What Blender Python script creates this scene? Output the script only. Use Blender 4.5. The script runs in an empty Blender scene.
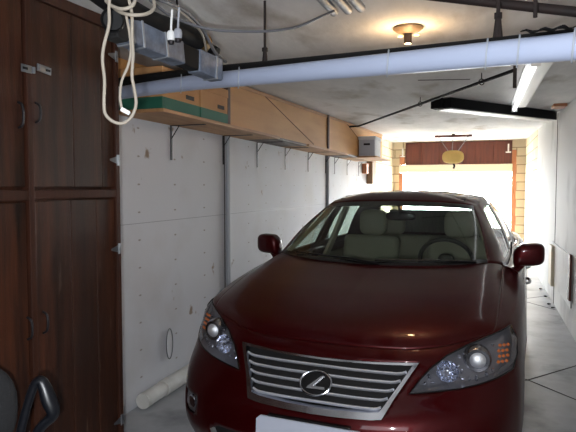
import bpy, bmesh, math, random
from mathutils import Vector, Matrix, Euler, noise
from mathutils.bvhtree import BVHTree
random.seed(7)
PI = math.pi
scn = bpy.context.scene
COL = scn.collection

# ------------------------------------------------------------------ camera
F, PITCH, YAW, H = 565.0, .0512, .337, 1.52
cam_d = bpy.data.cameras.new('camera'); cam = bpy.data.objects.new('camera', cam_d); COL.objects.link(cam)
cam_d.sensor_width = 36; cam_d.lens = F/576*36; cam_d.clip_start = .02; cam_d.clip_end = 200
cam.location = (0, 0, H); cam.rotation_euler = (PI/2-PITCH, 0, YAW)
scn.camera = cam
# ------------------------------------------------------------------ light and exposure
scn.view_settings.view_transform = 'Standard'; scn.view_settings.look = 'None'
scn.view_settings.exposure = 0.0; scn.view_settings.gamma = 1; scn.view_settings.use_curve_mapping = False
W = bpy.data.worlds.new('daylight'); scn.world = W; W.use_nodes = True
wb = W.node_tree.nodes['Background']; wb.inputs[0].default_value = (.93, .97, 1, 1); wb.inputs[1].default_value = 40.0
sn = bpy.data.lights.new('sun', 'SUN'); sn.energy = 560; sn.angle = .01; sn.color = (1, .97, .92)
so = bpy.data.objects.new('sun', sn); COL.objects.link(so); so.rotation_euler = (math.radians(32), 0, .12)

def area(name, loc, rot, sx, sy, power, color=(1, 1, 1), portal=False):
    l = bpy.data.lights.new(name, 'AREA'); l.shape = 'RECTANGLE'; l.size = sx; l.size_y = sy
    l.energy = power; l.color = color
    if portal: l.cycles.is_portal = True
    o = bpy.data.objects.new(name, l); COL.objects.link(o); o.location = loc; o.rotation_euler = rot
    return o
area('daylight_portal', (-.7, 14.75, 1.0), (-PI/2, 0, 0), 2.7, 2.1, 1, portal=True)
area('camera_side_fill', (-.1, -1.2, 1.9), (PI/2, 0, 0), 1.6, .7, 22, (.86, .92, 1))
fl = bpy.data.lights.new('camera_flash', 'SPOT'); fl.energy = 150; fl.shadow_soft_size = .02; fl.color = (.93, .96, 1)
fl.spot_size = 1.75; fl.spot_blend = .6
fo = bpy.data.objects.new('camera_flash', fl); COL.objects.link(fo)
fo.location = (-.04, -.03, H-.06); fo.rotation_euler = (PI/2-PITCH+.05, 0, YAW)

# ------------------------------------------------------------------ pixel helper (used to place thin cables and pipes in the room)
cy_, sy_, cp_, sp_ = math.cos(YAW), math.sin(YAW), math.cos(PITCH), math.sin(PITCH)
def ray(px, py):
    X = (px-288)/F; U = -(py-216)/F
    Y = cp_+U*sp_; Z = -sp_+U*cp_
    return Vector((X*cy_-Y*sy_, X*sy_+Y*cy_, Z))
def at(px, py, D=None, x=None, y=None, z=None, ceil=None):
    d = ray(px, py)
    if D is not None: t = D
    elif x is not None: t = x/d.x
    elif y is not None: t = y/d.y
    elif z is not None: t = (z-H)/d.z
    else: t = (2.27-H+ceil)/(d.z-.026*d.y)
    return Vector((0, 0, H))+d*t
def cz(y): return 2.27+.026*y          # ceiling height

# ------------------------------------------------------------------ materials
def lin(c):
    return tuple(((v/255)/12.92 if v/255 <= .04045 else ((v/255+.055)/1.055)**2.4) for v in c)+(1,)
def mat(name, rgb, rough=.6, metal=0, coat=0, spec=.5, var=0, scale=8, stretch=(1, 1, 1), rgb2=None, bump=0, bscale=40, emit=None, estr=0, detail=5):
    m = bpy.data.materials.new(name); m.use_nodes = True
    nt = m.node_tree; b = nt.nodes['Principled BSDF']
    b.inputs['Base Color'].default_value = lin(rgb); b.inputs['Roughness'].default_value = rough
    b.inputs['Metallic'].default_value = metal; b.inputs['Coat Weight'].default_value = coat
    b.inputs['Coat Roughness'].default_value = .04; b.inputs['Specular IOR Level'].default_value = spec
    if emit: b.inputs['Emission Color'].default_value = lin(emit); b.inputs['Emission Strength'].default_value = estr
    tc = nt.nodes.new('ShaderNodeTexCoord'); mp = nt.nodes.new('ShaderNodeMapping')
    nt.links.new(tc.outputs['Object'], mp.inputs[0]); mp.inputs['Scale'].default_value = stretch
    if rgb2 is not None or var:
        n = nt.nodes.new('ShaderNodeTexNoise'); n.inputs['Scale'].default_value = scale; n.inputs['Detail'].default_value = detail
        n.inputs['Roughness'].default_value = .65
        nt.links.new(mp.outputs[0], n.inputs['Vector'])
        r = nt.nodes.new('ShaderNodeValToRGB'); nt.links.new(n.outputs[0], r.inputs[0])
        r.color_ramp.elements[0].position = .3; r.color_ramp.elements[1].position = .7
        c2 = rgb2 if rgb2 is not None else tuple(max(0, v*(1-var)) for v in rgb)
        r.color_ramp.elements[0].color = lin(c2); r.color_ramp.elements[1].color = lin(rgb)
        nt.links.new(r.outputs[0], b.inputs['Base Color'])
    if bump:
        n2 = nt.nodes.new('ShaderNodeTexNoise'); n2.inputs['Scale'].default_value = bscale; n2.inputs['Detail'].default_value = 6
        nt.links.new(mp.outputs[0], n2.inputs['Vector'])
        bp = nt.nodes.new('ShaderNodeBump'); bp.inputs['Strength'].default_value = bump; bp.inputs['Distance'].default_value = .01
        nt.links.new(n2.outputs[0], bp.inputs['Height']); nt.links.new(bp.outputs[0], b.inputs['Normal'])
    return m
def mixin(m, rgb, fac_builder):
    """lay a second colour over a material's base colour where fac_builder's socket is 1"""
    nt = m.node_tree; b = nt.nodes['Principled BSDF']; inp = b.inputs['Base Color']
    mx = nt.nodes.new('ShaderNodeMix'); mx.data_type = 'RGBA'
    if inp.is_linked: nt.links.new(inp.links[0].from_socket, mx.inputs['A'])
    else: mx.inputs['A'].default_value = inp.default_value[:]
    mx.inputs['B'].default_value = lin(rgb)
    nt.links.new(fac_builder(nt), mx.inputs['Factor']); nt.links.new(mx.outputs['Result'], inp)
def spots(scale, lo, hi, seed=0.0, stretch=(1, 1, 1)):
    def f(nt):
        tc = nt.nodes.new('ShaderNodeTexCoord'); mp = nt.nodes.new('ShaderNodeMapping'); mp.inputs['Location'].default_value = (seed, seed*.7, seed*1.3)
        mp.inputs['Scale'].default_value = stretch
        nt.links.new(tc.outputs['Object'], mp.inputs[0])
        n = nt.nodes.new('ShaderNodeTexNoise'); n.inputs['Scale'].default_value = scale; n.inputs['Detail'].default_value = 7
        nt.links.new(mp.outputs[0], n.inputs['Vector'])
        r = nt.nodes.new('ShaderNodeMapRange'); r.inputs['From Min'].default_value = lo; r.inputs['From Max'].default_value = hi
        nt.links.new(n.outputs[0], r.inputs[0]); return r.outputs[0]
    return f
def nails(scale, size, stretch=(1, 1, 1), rnd=.5):
    def f(nt):
        tc = nt.nodes.new('ShaderNodeTexCoord')
        v = nt.nodes.new('ShaderNodeTexVoronoi'); v.inputs['Scale'].default_value = scale; v.inputs['Randomness'].default_value = rnd
        mp = nt.nodes.new('ShaderNodeMapping'); mp.inputs['Scale'].default_value = stretch
        nt.links.new(tc.outputs['Object'], mp.inputs[0]); nt.links.new(mp.outputs[0], v.inputs['Vector'])
        r = nt.nodes.new('ShaderNodeMapRange'); r.inputs['From Min'].default_value = size; r.inputs['From Max'].default_value = size*.5
        nt.links.new(v.outputs['Distance'], r.inputs[0])
        q = nt.nodes.new('ShaderNodeMath'); q.operation = 'MULTIPLY'; q.inputs[1].default_value = .75
        nt.links.new(r.outputs[0], q.inputs[0]); return q.outputs[0]
    return f

M = {}
M['wall_white'] = mat('white_painted_board', (206, 208, 214), .7, bump=.07, bscale=30)
mixin(M['wall_white'], (188, 187, 188), spots(1.3, .5, .75))
mixin(M['wall_white'], (126, 116, 106), nails(1, .042, (0, 2.1, 5.2), 0))
mixin(M['wall_white'], (140, 122, 104), spots(6, .68, .74, 3))
M['wall_white_right'] = mat('white_painted_wall', (214, 214, 212), .75, bump=.3, bscale=25)
mixin(M['wall_white_right'], (170, 168, 166), spots(1.6, .52, .75, 5))
M['ceiling'] = mat('ceiling_plaster', (232, 230, 227), .85, rgb2=(192, 190, 187), scale=1.7, stretch=(1, .35, 1), bump=.5, bscale=22)
mixin(M['ceiling'], (150, 138, 122), spots(2.2, .57, .72, 9, (1, .4, 1)))
M['floor'] = mat('concrete_floor', (186, 188, 191), .36, rgb2=(150, 151, 154), scale=1.6, bump=.12, bscale=18)
mixin(M['floor'], (118, 118, 121), spots(1.4, .58, .68, 2))
M['wood_dark'] = mat('dark_stained_wood', (74, 38, 20), .55, spec=.3, rgb2=(20, 10, 7), scale=2.2, stretch=(9, 9, .7), bump=.15, bscale=30, detail=8)
mixin(M['wood_dark'], (36, 19, 12), spots(1.1, .42, .75, 8, (2.5, 2.5, .5)))
mixin(M['wood_dark'], (88, 68, 56), spots(3.2, .66, .85, 4, (10, 10, 1.6)))
M['wood_edge'] = mat('reddish_wood_edge', (66, 34, 20), .6, spec=.25, rgb2=(40, 20, 12), scale=4, stretch=(6, 6, .6))
M['wood_far'] = mat('brown_wood_header', (104, 48, 32), .6, rgb2=(66, 28, 20), scale=3, stretch=(6, 6, .6))
M['wood_jamb'] = mat('orange_wood_jamb', (184, 122, 84), .6, rgb2=(150, 92, 60), scale=3, stretch=(6, 6, .5))
M['ply'] = mat('tan_plywood', (206, 156, 98), .65, rgb2=(186, 136, 80), scale=2, stretch=(1, .5, 3))
M['ply_line'] = mat('plywood_seam', (110, 76, 46), .7)
M['shelf'] = mat('raw_shelf_wood', (190, 146, 100), .65, rgb2=(156, 112, 72), scale=4, stretch=(4, .6, 4))
M['shelf_dark'] = mat('brown_shelf_edge', (74, 52, 42), .6)
M['post_brown'] = mat('weathered_brown_post', (140, 108, 78), .7)
M['card'] = mat('tan_cardboard', (196, 148, 98), .8, rgb2=(180, 132, 84), scale=3)
M['green'] = mat('green_printed_band', (34, 98, 78), .7)
M['black_hole'] = mat('black_recess', (14, 12, 12), .8)
M['pipe_white'] = mat('pale_plastic_pipe', (172, 182, 206), .3, spec=.6)
M['pipe_black'] = mat('black_plastic_pipe', (16, 16, 17), .7, spec=.25)
M['rust'] = mat('rusty_iron', (40, 26, 22), .7, metal=.2, rgb2=(24, 17, 16), scale=20)
M['iron'] = mat('dark_iron', (40, 36, 38), .5, metal=.6)
M['steel'] = mat('galvanised_steel', (158, 162, 168), .35, metal=.85, var=.25, scale=12)
M['duct'] = mat('grey_foil_duct', (128, 138, 156), .5, metal=.35, var=.35, scale=14, bump=.5, bscale=18)
M['foil_edge'] = mat('duct_tape_band', (150, 154, 160), .4, metal=.5)
M['brass'] = mat('brass_clamp', (190, 150, 90), .3, metal=1)
M['cable_white'] = mat('cream_cable_sheath', (150, 141, 128), .6)
M['cable_grey'] = mat('grey_cable_sheath', (96, 96, 100), .5)
M['tie'] = mat('grey_plastic_tie', (170, 176, 186), .4)
M['duct_black'] = mat('black_painted_duct', (17, 17, 18), .85, spec=.15)
M['white_metal'] = mat('white_enamel', (226, 226, 224), .4)
M['tube'] = mat('fluorescent_tube_lit', (255, 255, 255), .4, emit=(250, 252, 255), estr=1.8)
M['bulb'] = mat('warm_bulb_lit', (255, 214, 150), .4, emit=(255, 190, 110), estr=5)
M['socket'] = mat('brown_bulb_socket', (60, 40, 28), .5)
M['porcelain'] = mat('cream_lamp_holder', (110, 90, 66), .6)
M['conduit'] = mat('dull_metal_conduit', (150, 152, 156), .55, metal=.4)
M['grey_conduit'] = mat('pale_grey_conduit', (168, 172, 178), .45)
M['white_box'] = mat('white_storage_carton', (222, 224, 228), .7)
M['grey_box'] = mat('grey_carton_face', (188, 192, 202), .7)
M['yellow'] = mat('yellowed_cover', (214, 180, 104), .6)
M['beam_cream'] = mat('cream_painted_beam', (214, 204, 180), .6)
M['ground'] = mat('sunlit_driveway', (190, 188, 184), .8, rgb2=(170, 168, 164), scale=1.5)
M['stucco'] = mat('pale_stucco', (226, 222, 214), .8)
M['leaf'] = mat('grey_green_leaves', (120, 130, 104), .7, rgb2=(90, 104, 76), scale=10)
M['seat'] = mat('beige_leather', (168, 158, 140), .5)
M['dash'] = mat('charcoal_dashboard', (44, 42, 42), .6)
M['shade'] = mat('grey_green_sunshade', (120, 126, 116), .8, rgb2=(92, 98, 88), scale=6, stretch=(14, 1, .5))
M['trim_black'] = mat('black_gloss_trim', (14, 14, 16), .25)
M['rubber'] = mat('tyre_rubber', (26, 26, 27), .8)
M['chrome'] = mat('chrome', (206, 208, 214), .16, metal=1)
M['slat'] = mat('satin_chrome', (222, 224, 232), .42, metal=.6)
M['chrome_dark'] = mat('smoked_chrome', (150, 150, 156), .22, metal=1)
M['reflector'] = mat('lamp_reflector', (214, 218, 230), .12, metal=1)
M['lamp_black'] = mat('lamp_housing', (132, 132, 138), .3, metal=.7)
M['amber'] = mat('amber_indicator', (196, 104, 44), .25)
M['projector'] = mat('projector_glass', (250, 252, 255), .56, metal=1)
M['plate'] = mat('white_plate', (186, 190, 204), .4)
M['office'] = mat('black_chair_plastic', (11, 13, 19), .35)
M['office_fabric'] = mat('charcoal_chair_fabric', (27, 27, 29), .85, bump=.3, bscale=120)
M['old_foam'] = mat('white_pipe_lagging', (232, 231, 226), .7, rgb2=(206, 203, 196), scale=5)
M['label_grey'] = mat('faded_grey_plate', (150, 152, 160), .5)
M['dirt'] = mat('dark_dirt_line', (70, 66, 64), .9)

def paint():
    m = bpy.data.materials.new('dark_red_car_paint'); m.use_nodes = True; nt = m.node_tree
    b = nt.nodes['Principled BSDF']
    b.inputs['Base Color'].default_value = (.042, .0004, .0011, 1); b.inputs['Metallic'].default_value = .5
    b.inputs['Roughness'].default_value = .38; b.inputs['Coat Weight'].default_value = .6; b.inputs['Coat Roughness'].default_value = .05
    b.inputs['Coat IOR'].default_value = 1.42; b.inputs['Specular IOR Level'].default_value = .1
    return m
M['paint'] = paint()
def glass(name, tint, refl=1.0, rough=.02):
    m = bpy.data.materials.new(name); m.use_nodes = True; nt = m.node_tree; nt.nodes.clear()
    o = nt.nodes.new('ShaderNodeOutputMaterial'); mx = nt.nodes.new('ShaderNodeMixShader')
    tr = nt.nodes.new('ShaderNodeBsdfTransparent'); tr.inputs[0].default_value = tint
    gl = nt.nodes.new('ShaderNodeBsdfGlossy'); gl.inputs['Roughness'].default_value = rough; gl.inputs[0].default_value = (refl,)*3+(1,)
    fr = nt.nodes.new('ShaderNodeFresnel'); ge = nt.nodes.new('ShaderNodeNewGeometry'); mr = nt.nodes.new('ShaderNodeMapRange')
    mr.inputs['To Min'].default_value = 1.5; mr.inputs['To Max'].default_value = 1/1.5     # same reflectance from both faces of the thin pane
    nt.links.new(ge.outputs['Backfacing'], mr.inputs['Value']); nt.links.new(mr.outputs[0], fr.inputs[0])
    nt.links.new(fr.outputs[0], mx.inputs[0]); nt.links.new(tr.outputs[0], mx.inputs[1]); nt.links.new(gl.outputs[0], mx.inputs[2])
    nt.links.new(mx.outputs[0], o.inputs[0]); return m
M['glass'] = glass('green_tinted_glass', (.80, .90, .85, 1))
M['windshield'] = glass('tinted_windshield', (.54, .62, .57, 1))
M['lens'] = glass('clear_lamp_lens', (.93, .93, .95, 1))

def brick_mat():
    m = mat('cream_painted_block', (214, 200, 170), .8)
    nt = m.node_tree; b = nt.nodes['Principled BSDF']
    tc = nt.nodes.new('ShaderNodeTexCoord'); sx = nt.nodes.new('ShaderNodeSeparateXYZ'); cb = nt.nodes.new('ShaderNodeCombineXYZ')
    ad = nt.nodes.new('ShaderNodeMath'); ad.operation = 'ADD'
    nt.links.new(tc.outputs['Object'], sx.inputs[0]); nt.links.new(sx.outputs[0], ad.inputs[0]); nt.links.new(sx.outputs[1], ad.inputs[1])
    nt.links.new(ad.outputs[0], cb.inputs[0]); nt.links.new(sx.outputs[2], cb.inputs[1])
    br = nt.nodes.new('ShaderNodeTexBrick'); nt.links.new(cb.outputs[0], br.inputs['Vector'])
    br.inputs['Scale'].default_value = 1; br.inputs['Brick Width'].default_value = .41; br.inputs['Row Height'].default_value = .205
    br.inputs['Mortar Size'].default_value = .012; br.inputs['Mortar Smooth'].default_value = .3
    br.inputs['Color1'].default_value = lin((216, 202, 174)); br.inputs['Color2'].default_value = lin((202, 186, 154)); br.inputs['Mortar'].default_value = lin((150, 134, 108))
    nt.links.new(br.outputs['Color'], b.inputs['Base Color'])
    bp = nt.nodes.new('ShaderNodeBump'); bp.inputs['Distance'].default_value = .01; bp.invert = True
    nt.links.new(br.outputs['Fac'], bp.inputs['Height']); nt.links.new(bp.outputs[0], b.inputs['Normal'])
    return m
M['block'] = brick_mat()

# ------------------------------------------------------------------ mesh helpers
class MB:
    def __init__(s): s.bm = bmesh.new()
    def box(s, lo, hi, bev=0, seg=2):
        lo = Vector(lo); hi = Vector(hi)
        t = bmesh.new(); bmesh.ops.create_cube(t, size=1)
        for v in t.verts:
            v.co = Vector((lo[i]+(v.co[i]+.5)*(hi[i]-lo[i]) for i in range(3)))
        if bev: bmesh.ops.bevel(t, geom=t.edges[:], offset=bev, segments=seg, affect='EDGES', profile=.5)
        s._add(t); return s
    def _add(s, t, mtx=None):
        if mtx is not None: bmesh.ops.transform(t, matrix=mtx, verts=t.verts)
        me = bpy.data.meshes.new('tmp'); t.to_mesh(me); t.free(); s.bm.from_mesh(me); bpy.data.meshes.remove(me)
    def obox(s, a, b, w, h, bev=0, up=(0, 0, 1)):
        """box running from point a to point b, w wide and h high"""
        a = Vector(a); b = Vector(b); d = (b-a); L = d.length; d.normalize()
        side = d.cross(Vector(up)).normalized(); u = side.cross(d)
        t = bmesh.new(); bmesh.ops.create_cube(t, size=1)
        for v in t.verts: v.co = Vector((v.co.x*L, v.co.y*w, v.co.z*h))
        if bev: bmesh.ops.bevel(t, geom=t.edges[:], offset=bev, segments=2, affect='EDGES', profile=.5)
        m = Matrix((d, side, u)).transposed().to_4x4(); m.translation = (a+b)/2
        s._add(t, m); return s
    def tube(s, pts, r, n=10, caps=True, closed=False, flat=1.0):
        pts = [Vector(p) for p in pts]; rings = []; N = len(pts); prev = None
        for i, p in enumerate(pts):
            if closed: d = pts[(i+1) % N]-pts[i-1]
            else: d = pts[min(i+1, N-1)]-pts[max(i-1, 0)]
            d.normalize()
            if prev is None:
                ref = Vector((0, 0, 1)) if abs(d.z) < .9 else Vector((1, 0, 0))
                a = d.cross(ref).normalized()
            else:
                a = (prev-d*prev.dot(d)).normalized()
            prev = a; b = d.cross(a)
            rr = r(i/(N-1)) if callable(r) else r
            rings.append([s.bm.verts.new(p+(a*math.cos(2*PI*k/n)+b*math.sin(2*PI*k/n)*flat)*rr) for k in range(n)])
        M_ = N if closed else N-1
        for i in range(M_):
            A, B = rings[i], rings[(i+1) % N]
            for k in range(n): s.bm.faces.new((A[k], A[(k+1) % n], B[(k+1) % n], B[k]))
        if caps and not closed:
            s.bm.faces.new(rings[0][::-1]); s.bm.faces.new(rings[-1])
        return s
    def lathe(s, prof, origin, axis=(0, 0, 1), n=32):
        """prof: list of (radius, distance along axis)"""
        ax = Vector(axis).normalized(); ref = Vector((0, 0, 1)) if abs(ax.z) < .9 else Vector((1, 0, 0))
        a = ax.cross(ref).normalized(); b = ax.cross(a); o = Vector(origin); rings = []
        for r, h in prof:
            if r < 1e-6: rings.append([s.bm.verts.new(o+ax*h)])
            else: rings.append([s.bm.verts.new(o+ax*h+(a*math.cos(2*PI*k/n)+b*math.sin(2*PI*k/n))*r) for k in range(n)])
        for A, B in zip(rings, rings[1:]):
            for k in range(n):
                k2 = (k+1) % n
                if len(A) == 1 and len(B) == 1: continue
                if len(A) == 1: s.bm.faces.new((A[0], B[k2], B[k]))
                elif len(B) == 1: s.bm.faces.new((A[k], A[k2], B[0]))
                else: s.bm.faces.new((A[k], A[k2], B[k2], B[k]))
        return s
    def prism(s, poly, ext):
        """closed polygon of 3D points extruded by the vector ext"""
        ext = Vector(ext); A = [s.bm.verts.new(Vector(p)) for p in poly]; B = [s.bm.verts.new(Vector(p)+ext) for p in poly]
        s.bm.faces.new(A[::-1]); s.bm.faces.new(B); n = len(A)
        for i in range(n): s.bm.faces.new((A[i], A[(i+1) % n], B[(i+1) % n], B[i]))
        return s
    def grid(s, rows, closed=False):
        V = [[s.bm.verts.new(Vector(p)) for p in r] for r in rows]
        for i in range(len(V)-1):
            n = len(V[i])
            for j in range(n if closed else n-1):
                s.bm.faces.new((V[i][j], V[i][(j+1) % n], V[i+1][(j+1) % n], V[i+1][j]))
        return V
    def ellipsoid(s, c, r, p=1.0, n=24, m=14):
        def sg(v, e): return math.copysign(abs(v)**e, v)
        rows = []
        for i in range(m+1):
            th = -PI/2+PI*i/m
            rows.append([Vector((c[0]+r[0]*sg(math.cos(th), p)*sg(math.cos(2*PI*k/n), p), c[1]+r[1]*sg(math.cos(th), p)*sg(math.sin(2*PI*k/n), p), c[2]+r[2]*sg(math.sin(th), p))) for k in range(n)])
        s.grid(rows, closed=True); return s
    def build(s, name, material, parent=None, smooth=None, solid=0, merge=1e-5, label=None):
        bm = s.bm
        if merge: bmesh.ops.remove_doubles(bm, verts=bm.verts, dist=merge)
        bmesh.ops.recalc_face_normals(bm, faces=bm.faces)
        me = bpy.data.meshes.new(name); bm.to_mesh(me); bm.free()
        me.materials.append(material)
        if smooth is not None:
            me.polygons.foreach_set('use_smooth', [True]*len(me.polygons))
            me.set_sharp_from_angle(angle=math.radians(smooth))
        o = bpy.data.objects.new(name, me); COL.objects.link(o)
        if parent: o.parent = parent
        if solid:
            md = o.modifiers.new('thickness', 'SOLIDIFY'); md.thickness = solid; md.offset = -1
        if label: o['label'] = label
        return o

def tag(o, label, cat, group=None):
    o['label'] = label; o['category'] = cat
    if group: o['group'] = group
    return o
def thing(name, label, cat, loc=(0, 0, 0), rotz=0, group=None):
    o = bpy.data.objects.new(name, None); COL.objects.link(o); o.empty_display_size = .1
    o.location = loc; o.rotation_euler = (0, 0, rotz)
    return tag(o, label, cat, group)
def struct(o): o['kind'] = 'structure'; return o
def cr(P, n, closed=False):
    """Catmull-Rom through points P, n samples per span"""
    P = [Vector(p) for p in P]; out = []
    for i in range(len(P)-1):
        p0 = P[i-1] if i else P[0]*2-P[1]; p1 = P[i]; p2 = P[i+1]; p3 = P[i+2] if i+2 < len(P) else P[-1]*2-P[-2]
        m = n[i] if isinstance(n, (list, tuple)) else n
        for k in range(m):
            t = k/m
            out.append(.5*((2*p1)+(-p0+p2)*t+(2*p0-5*p1+4*p2-p3)*t*t+(-p0+3*p1-3*p2+p3)*t*t*t))
    out.append(P[-1]); return out

# ================================================================== THE SETTING
XL, XR, YB, Y0 = -2.255, .856, 14.5, -1.6
struct(MB().box((XL-.2, Y0-.2, -.2), (XR+.2, YB+.25, 0)).build('floor', M['floor']))
c = MB()
c.prism([(XL-.2, Y0-.2, cz(Y0-.2)), (XL-.2, YB+.25, cz(YB+.25)), (XL-.2, YB+.25, cz(YB+.25)+.2), (XL-.2, Y0-.2, cz(Y0-.2)+.2)], (XR-XL+.4, 0, 0))
struct(c.build('ceiling', M['ceiling']))
def wallbox(name, x0, x1, y0, y1, m):
    b = MB().prism([(x0, y0, -.02), (x0, y1, -.02), (x0, y1, cz(y1)+.02), (x0, y0, cz(y0)+.02)], (x1-x0, 0, 0))
    return struct(b.build(name, m))
w = MB().prism([(XL-.2, Y0-.2, -.02), (XL-.2, 11.55, -.02), (XL-.2, 11.55, cz(11.55)+.02), (XL-.2, Y0-.2, cz(Y0-.2)+.02)], (.2, 0, 0))
struct(w.build('wall_left', M['wall_white']))
wallbox('wall_left_block', XL-.2, XL+.005, 11.55, YB, M['block'])
w = MB().prism([(XR, Y0-.2, -.02), (XR, 11.05, -.02), (XR, 11.05, cz(11.05)+.02), (XR, Y0-.2, cz(Y0-.2)+.02)], (.2, 0, 0))
struct(w.build('wall_right', M['wall_white_right']))
wallbox('wall_right_block', XR+.01, XR+.2, 11.05, YB, M['block'])
struct(MB().box((XL-.2, Y0-.2, -.02), (XR+.2, Y0, 2.4)).build('wall_front', M['wall_white_right']))
# end wall with the door opening x -2.02 .. 0.60, up to 1.9
OX0, OX1, OZ = -2.02, .60, 1.9
b = MB(); b.box((XL, YB, -.02), (OX0-.06, YB+.2, 2.72)); b.box((OX1+.06, YB, -.02), (XR+.05, YB+.2, 2.72)); b.box((OX0-.06, YB, 2.1), (OX1+.06, YB+.2, 2.72))
struct(b.build('wall_back', M['block']))
b = MB()
xs = [OX0+.09+i*(OX1-OX0-.12)/6 for i in range(7)]
for i in range(6): b.box((xs[i]+.004, YB-.05, 2.06), (xs[i+1]-.004, YB-.002, 2.62), .004)
b.box((xs[0], YB-.02, 2.05), (xs[-1], YB-.003, 2.63))
struct(b.build('trim_1', M['wood_far'])); 
struct(MB().box((OX0-.06, YB-.14, OZ-.02), (OX1-.02, YB-.01, 2.07), .012).build('trim_2', M['beam_cream']))
for i, (x0, x1) in enumerate([(OX0-.06, OX0+.035), (OX1-.035, OX1+.06)]):
    zt = 2.28 if i == 0 else 2.4
    struct(MB().box((x0, YB-.1, 0), (x1, YB-.015, OZ-.03 if i == 0 else zt), .006).build('trim_%d' % (3+i), M['wood_jamb']))
struct(MB().box((OX0-.05, YB-.1, 2.075), (OX0+.08, YB-.015, 2.32), .006).build('trim_5', M['wood_jamb']))
# outside
struct(MB().box((-14, YB+.25, -.25), (14, YB+22, -.05)).build('ground', M['ground']))

# floor joints, straight saw cuts in the slab
def joint(a, b_):
    a = Vector(a+(0.0008,)); b_ = Vector(b_+(0.0008,)); return (a, b_)
jm = MB()
for a, b_ in [((.337, 4.764), (.84, 5.40)), ((.337, 4.764), (.84, 4.19)), ((.337, 4.764), (-.45, 4.2)), ((-.9, 5.6), (.337, 4.764)), ((-2.2, 2.9), (-1.3, 2.1)), ((.45, 8.154), (.84, 7.63)), ((.45, 8.2), (.84, 8.6)), ((-.2, 7.7), (.45, 8.154)), ((-2.2, 11.05), (.84, 11.05))]:
    jm.obox((a[0], a[1], .0006), (b_[0], b_[1], .0006), .012, .002)
struct(jm.build('trim_6', M['dirt']))

# ================================================================== CAR
CX, CY, CA = -.746, 2.396, .064
car = thing('car', 'dark red four-door sedan parked nose first in the garage', 'car', (CX, CY, 0), -CA)
car.location = (CX, CY, 0)
def T(u, v, z): return Vector((u, v, z))
# control stations of the half body (u right, v back, z up); rows bottom .. shoulder
ST = [
 [(0,.07,.16),(0,.0,.30),(0,.015,.46),(0,.115,.60),(0,.205,.705),(0,.26,.752)],
 [(.22,.075,.16),(.22,.005,.30),(.22,.02,.46),(.22,.12,.60),(.22,.21,.705),(.22,.265,.754)],
 [(.43,.10,.16),(.43,.04,.30),(.43,.06,.47),(.43,.155,.60),(.435,.24,.712),(.435,.30,.762)],
 [(.61,.15,.16),(.62,.10,.30),(.62,.13,.48),(.62,.22,.61),(.62,.315,.735),(.61,.38,.790)],
 [(.73,.24,.16),(.762,.185,.30),(.768,.215,.49),(.755,.31,.63),(.745,.405,.765),(.73,.465,.822)],
 [(.80,.36,.165),(.850,.33,.30),(.862,.36,.50),(.845,.43,.65),(.835,.50,.795),(.81,.56,.853)],
 [(.83,.52,.17),(.888,.50,.31),(.898,.53,.51),(.885,.58,.67),(.87,.64,.82),(.84,.70,.878)],
 [(.845,.98,.17),(.895,.98,.32),(.905,.98,.52),(.908,.98,.69),(.89,.98,.86),(.855,.98,.925)],
 [(.845,1.42,.17),(.89,1.42,.32),(.905,1.42,.52),(.908,1.42,.71),(.895,1.42,.90),(.862,1.44,.972)],
 [(.845,2.2,.17),(.885,2.2,.32),(.905,2.2,.52),(.908,2.2,.71),(.895,2.2,.90),(.865,2.2,.978)],
 [(.845,3.0,.17),(.885,3.0,.32),(.905,3.0,.52),(.908,3.0,.71),(.895,3.0,.91),(.862,3.0,.99)],
 [(.845,3.75,.17),(.89,3.75,.32),(.905,3.75,.52),(.908,3.75,.72),(.885,3.75,.93),(.845,3.72,1.01)],
 [(.82,4.3,.20),(.86,4.32,.34),(.87,4.32,.54),(.865,4.32,.74),(.84,4.3,.95),(.80,4.25,1.02)],
 [(.74,4.58,.22),(.78,4.64,.36),(.79,4.65,.56),(.785,4.63,.76),(.76,4.58,.96),(.72,4.52,1.03)],
 [(.48,4.70,.22),(.5,4.78,.36),(.5,4.79,.56),(.5,4.76,.76),(.49,4.70,.97),(.48,4.63,1.04)],
 [(0,4.73,.22),(0,4.81,.36),(0,4.83,.56),(0,4.80,.76),(0,4.74,.98),(0,4.66,1.045)],
]
SP = [14, 14, 12, 10, 10, 12, 14, 18, 16, 14, 16, 14, 8, 8, 8]
RP = [8, 10, 10, 9, 6]
rowsR = [cr([ST[s][r] for s in range(len(ST))], SP) for r in range(6)]
NC = len(rowsR[0])
side = [cr([rowsR[r][c] for r in range(6)], RP) for c in range(NC)]     # side[column][row]
idx = [0]
for n in SP: idx.append(idx[-1]+n)
sh = [col[-1] for col in side]                                          # shoulder curve
# greenhouse rings
GB = [(0,1.10,1.030),(.3,1.125,1.036),(.52,1.19,1.046),(.68,1.29,1.056),(.750,1.42,1.035),(.785,1.65,.985),(.795,2.25,.985),(.795,2.36,.986),(.78,3.15,1.0),(.79,3.5,1.01),(.71,3.95,1.045),(.5,4.07,1.06),(0,4.13,1.065)]
GT = [(0,1.86,1.418),(.25,1.87,1.412),(.42,1.89,1.402),(.528,1.93,1.385),(.558,2.01,1.375),(.566,2.10,1.395),(.575,2.42,1.425),(.575,2.50,1.428),(.565,3.10,1.41),(.55,3.38,1.39),(.54,3.50,1.36),(.42,3.56,1.37),(0,3.60,1.385)]
SG = [10, 8, 8, 5, 6, 12, 4, 16, 8, 8, 8, 10]
GT = [(x, y, z+.014) for x, y, z in GT]
gb = cr(GB, SG); gt = cr(GT, SG); gi = [0]
for n in SG: gi.append(gi[-1]+n)
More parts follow.
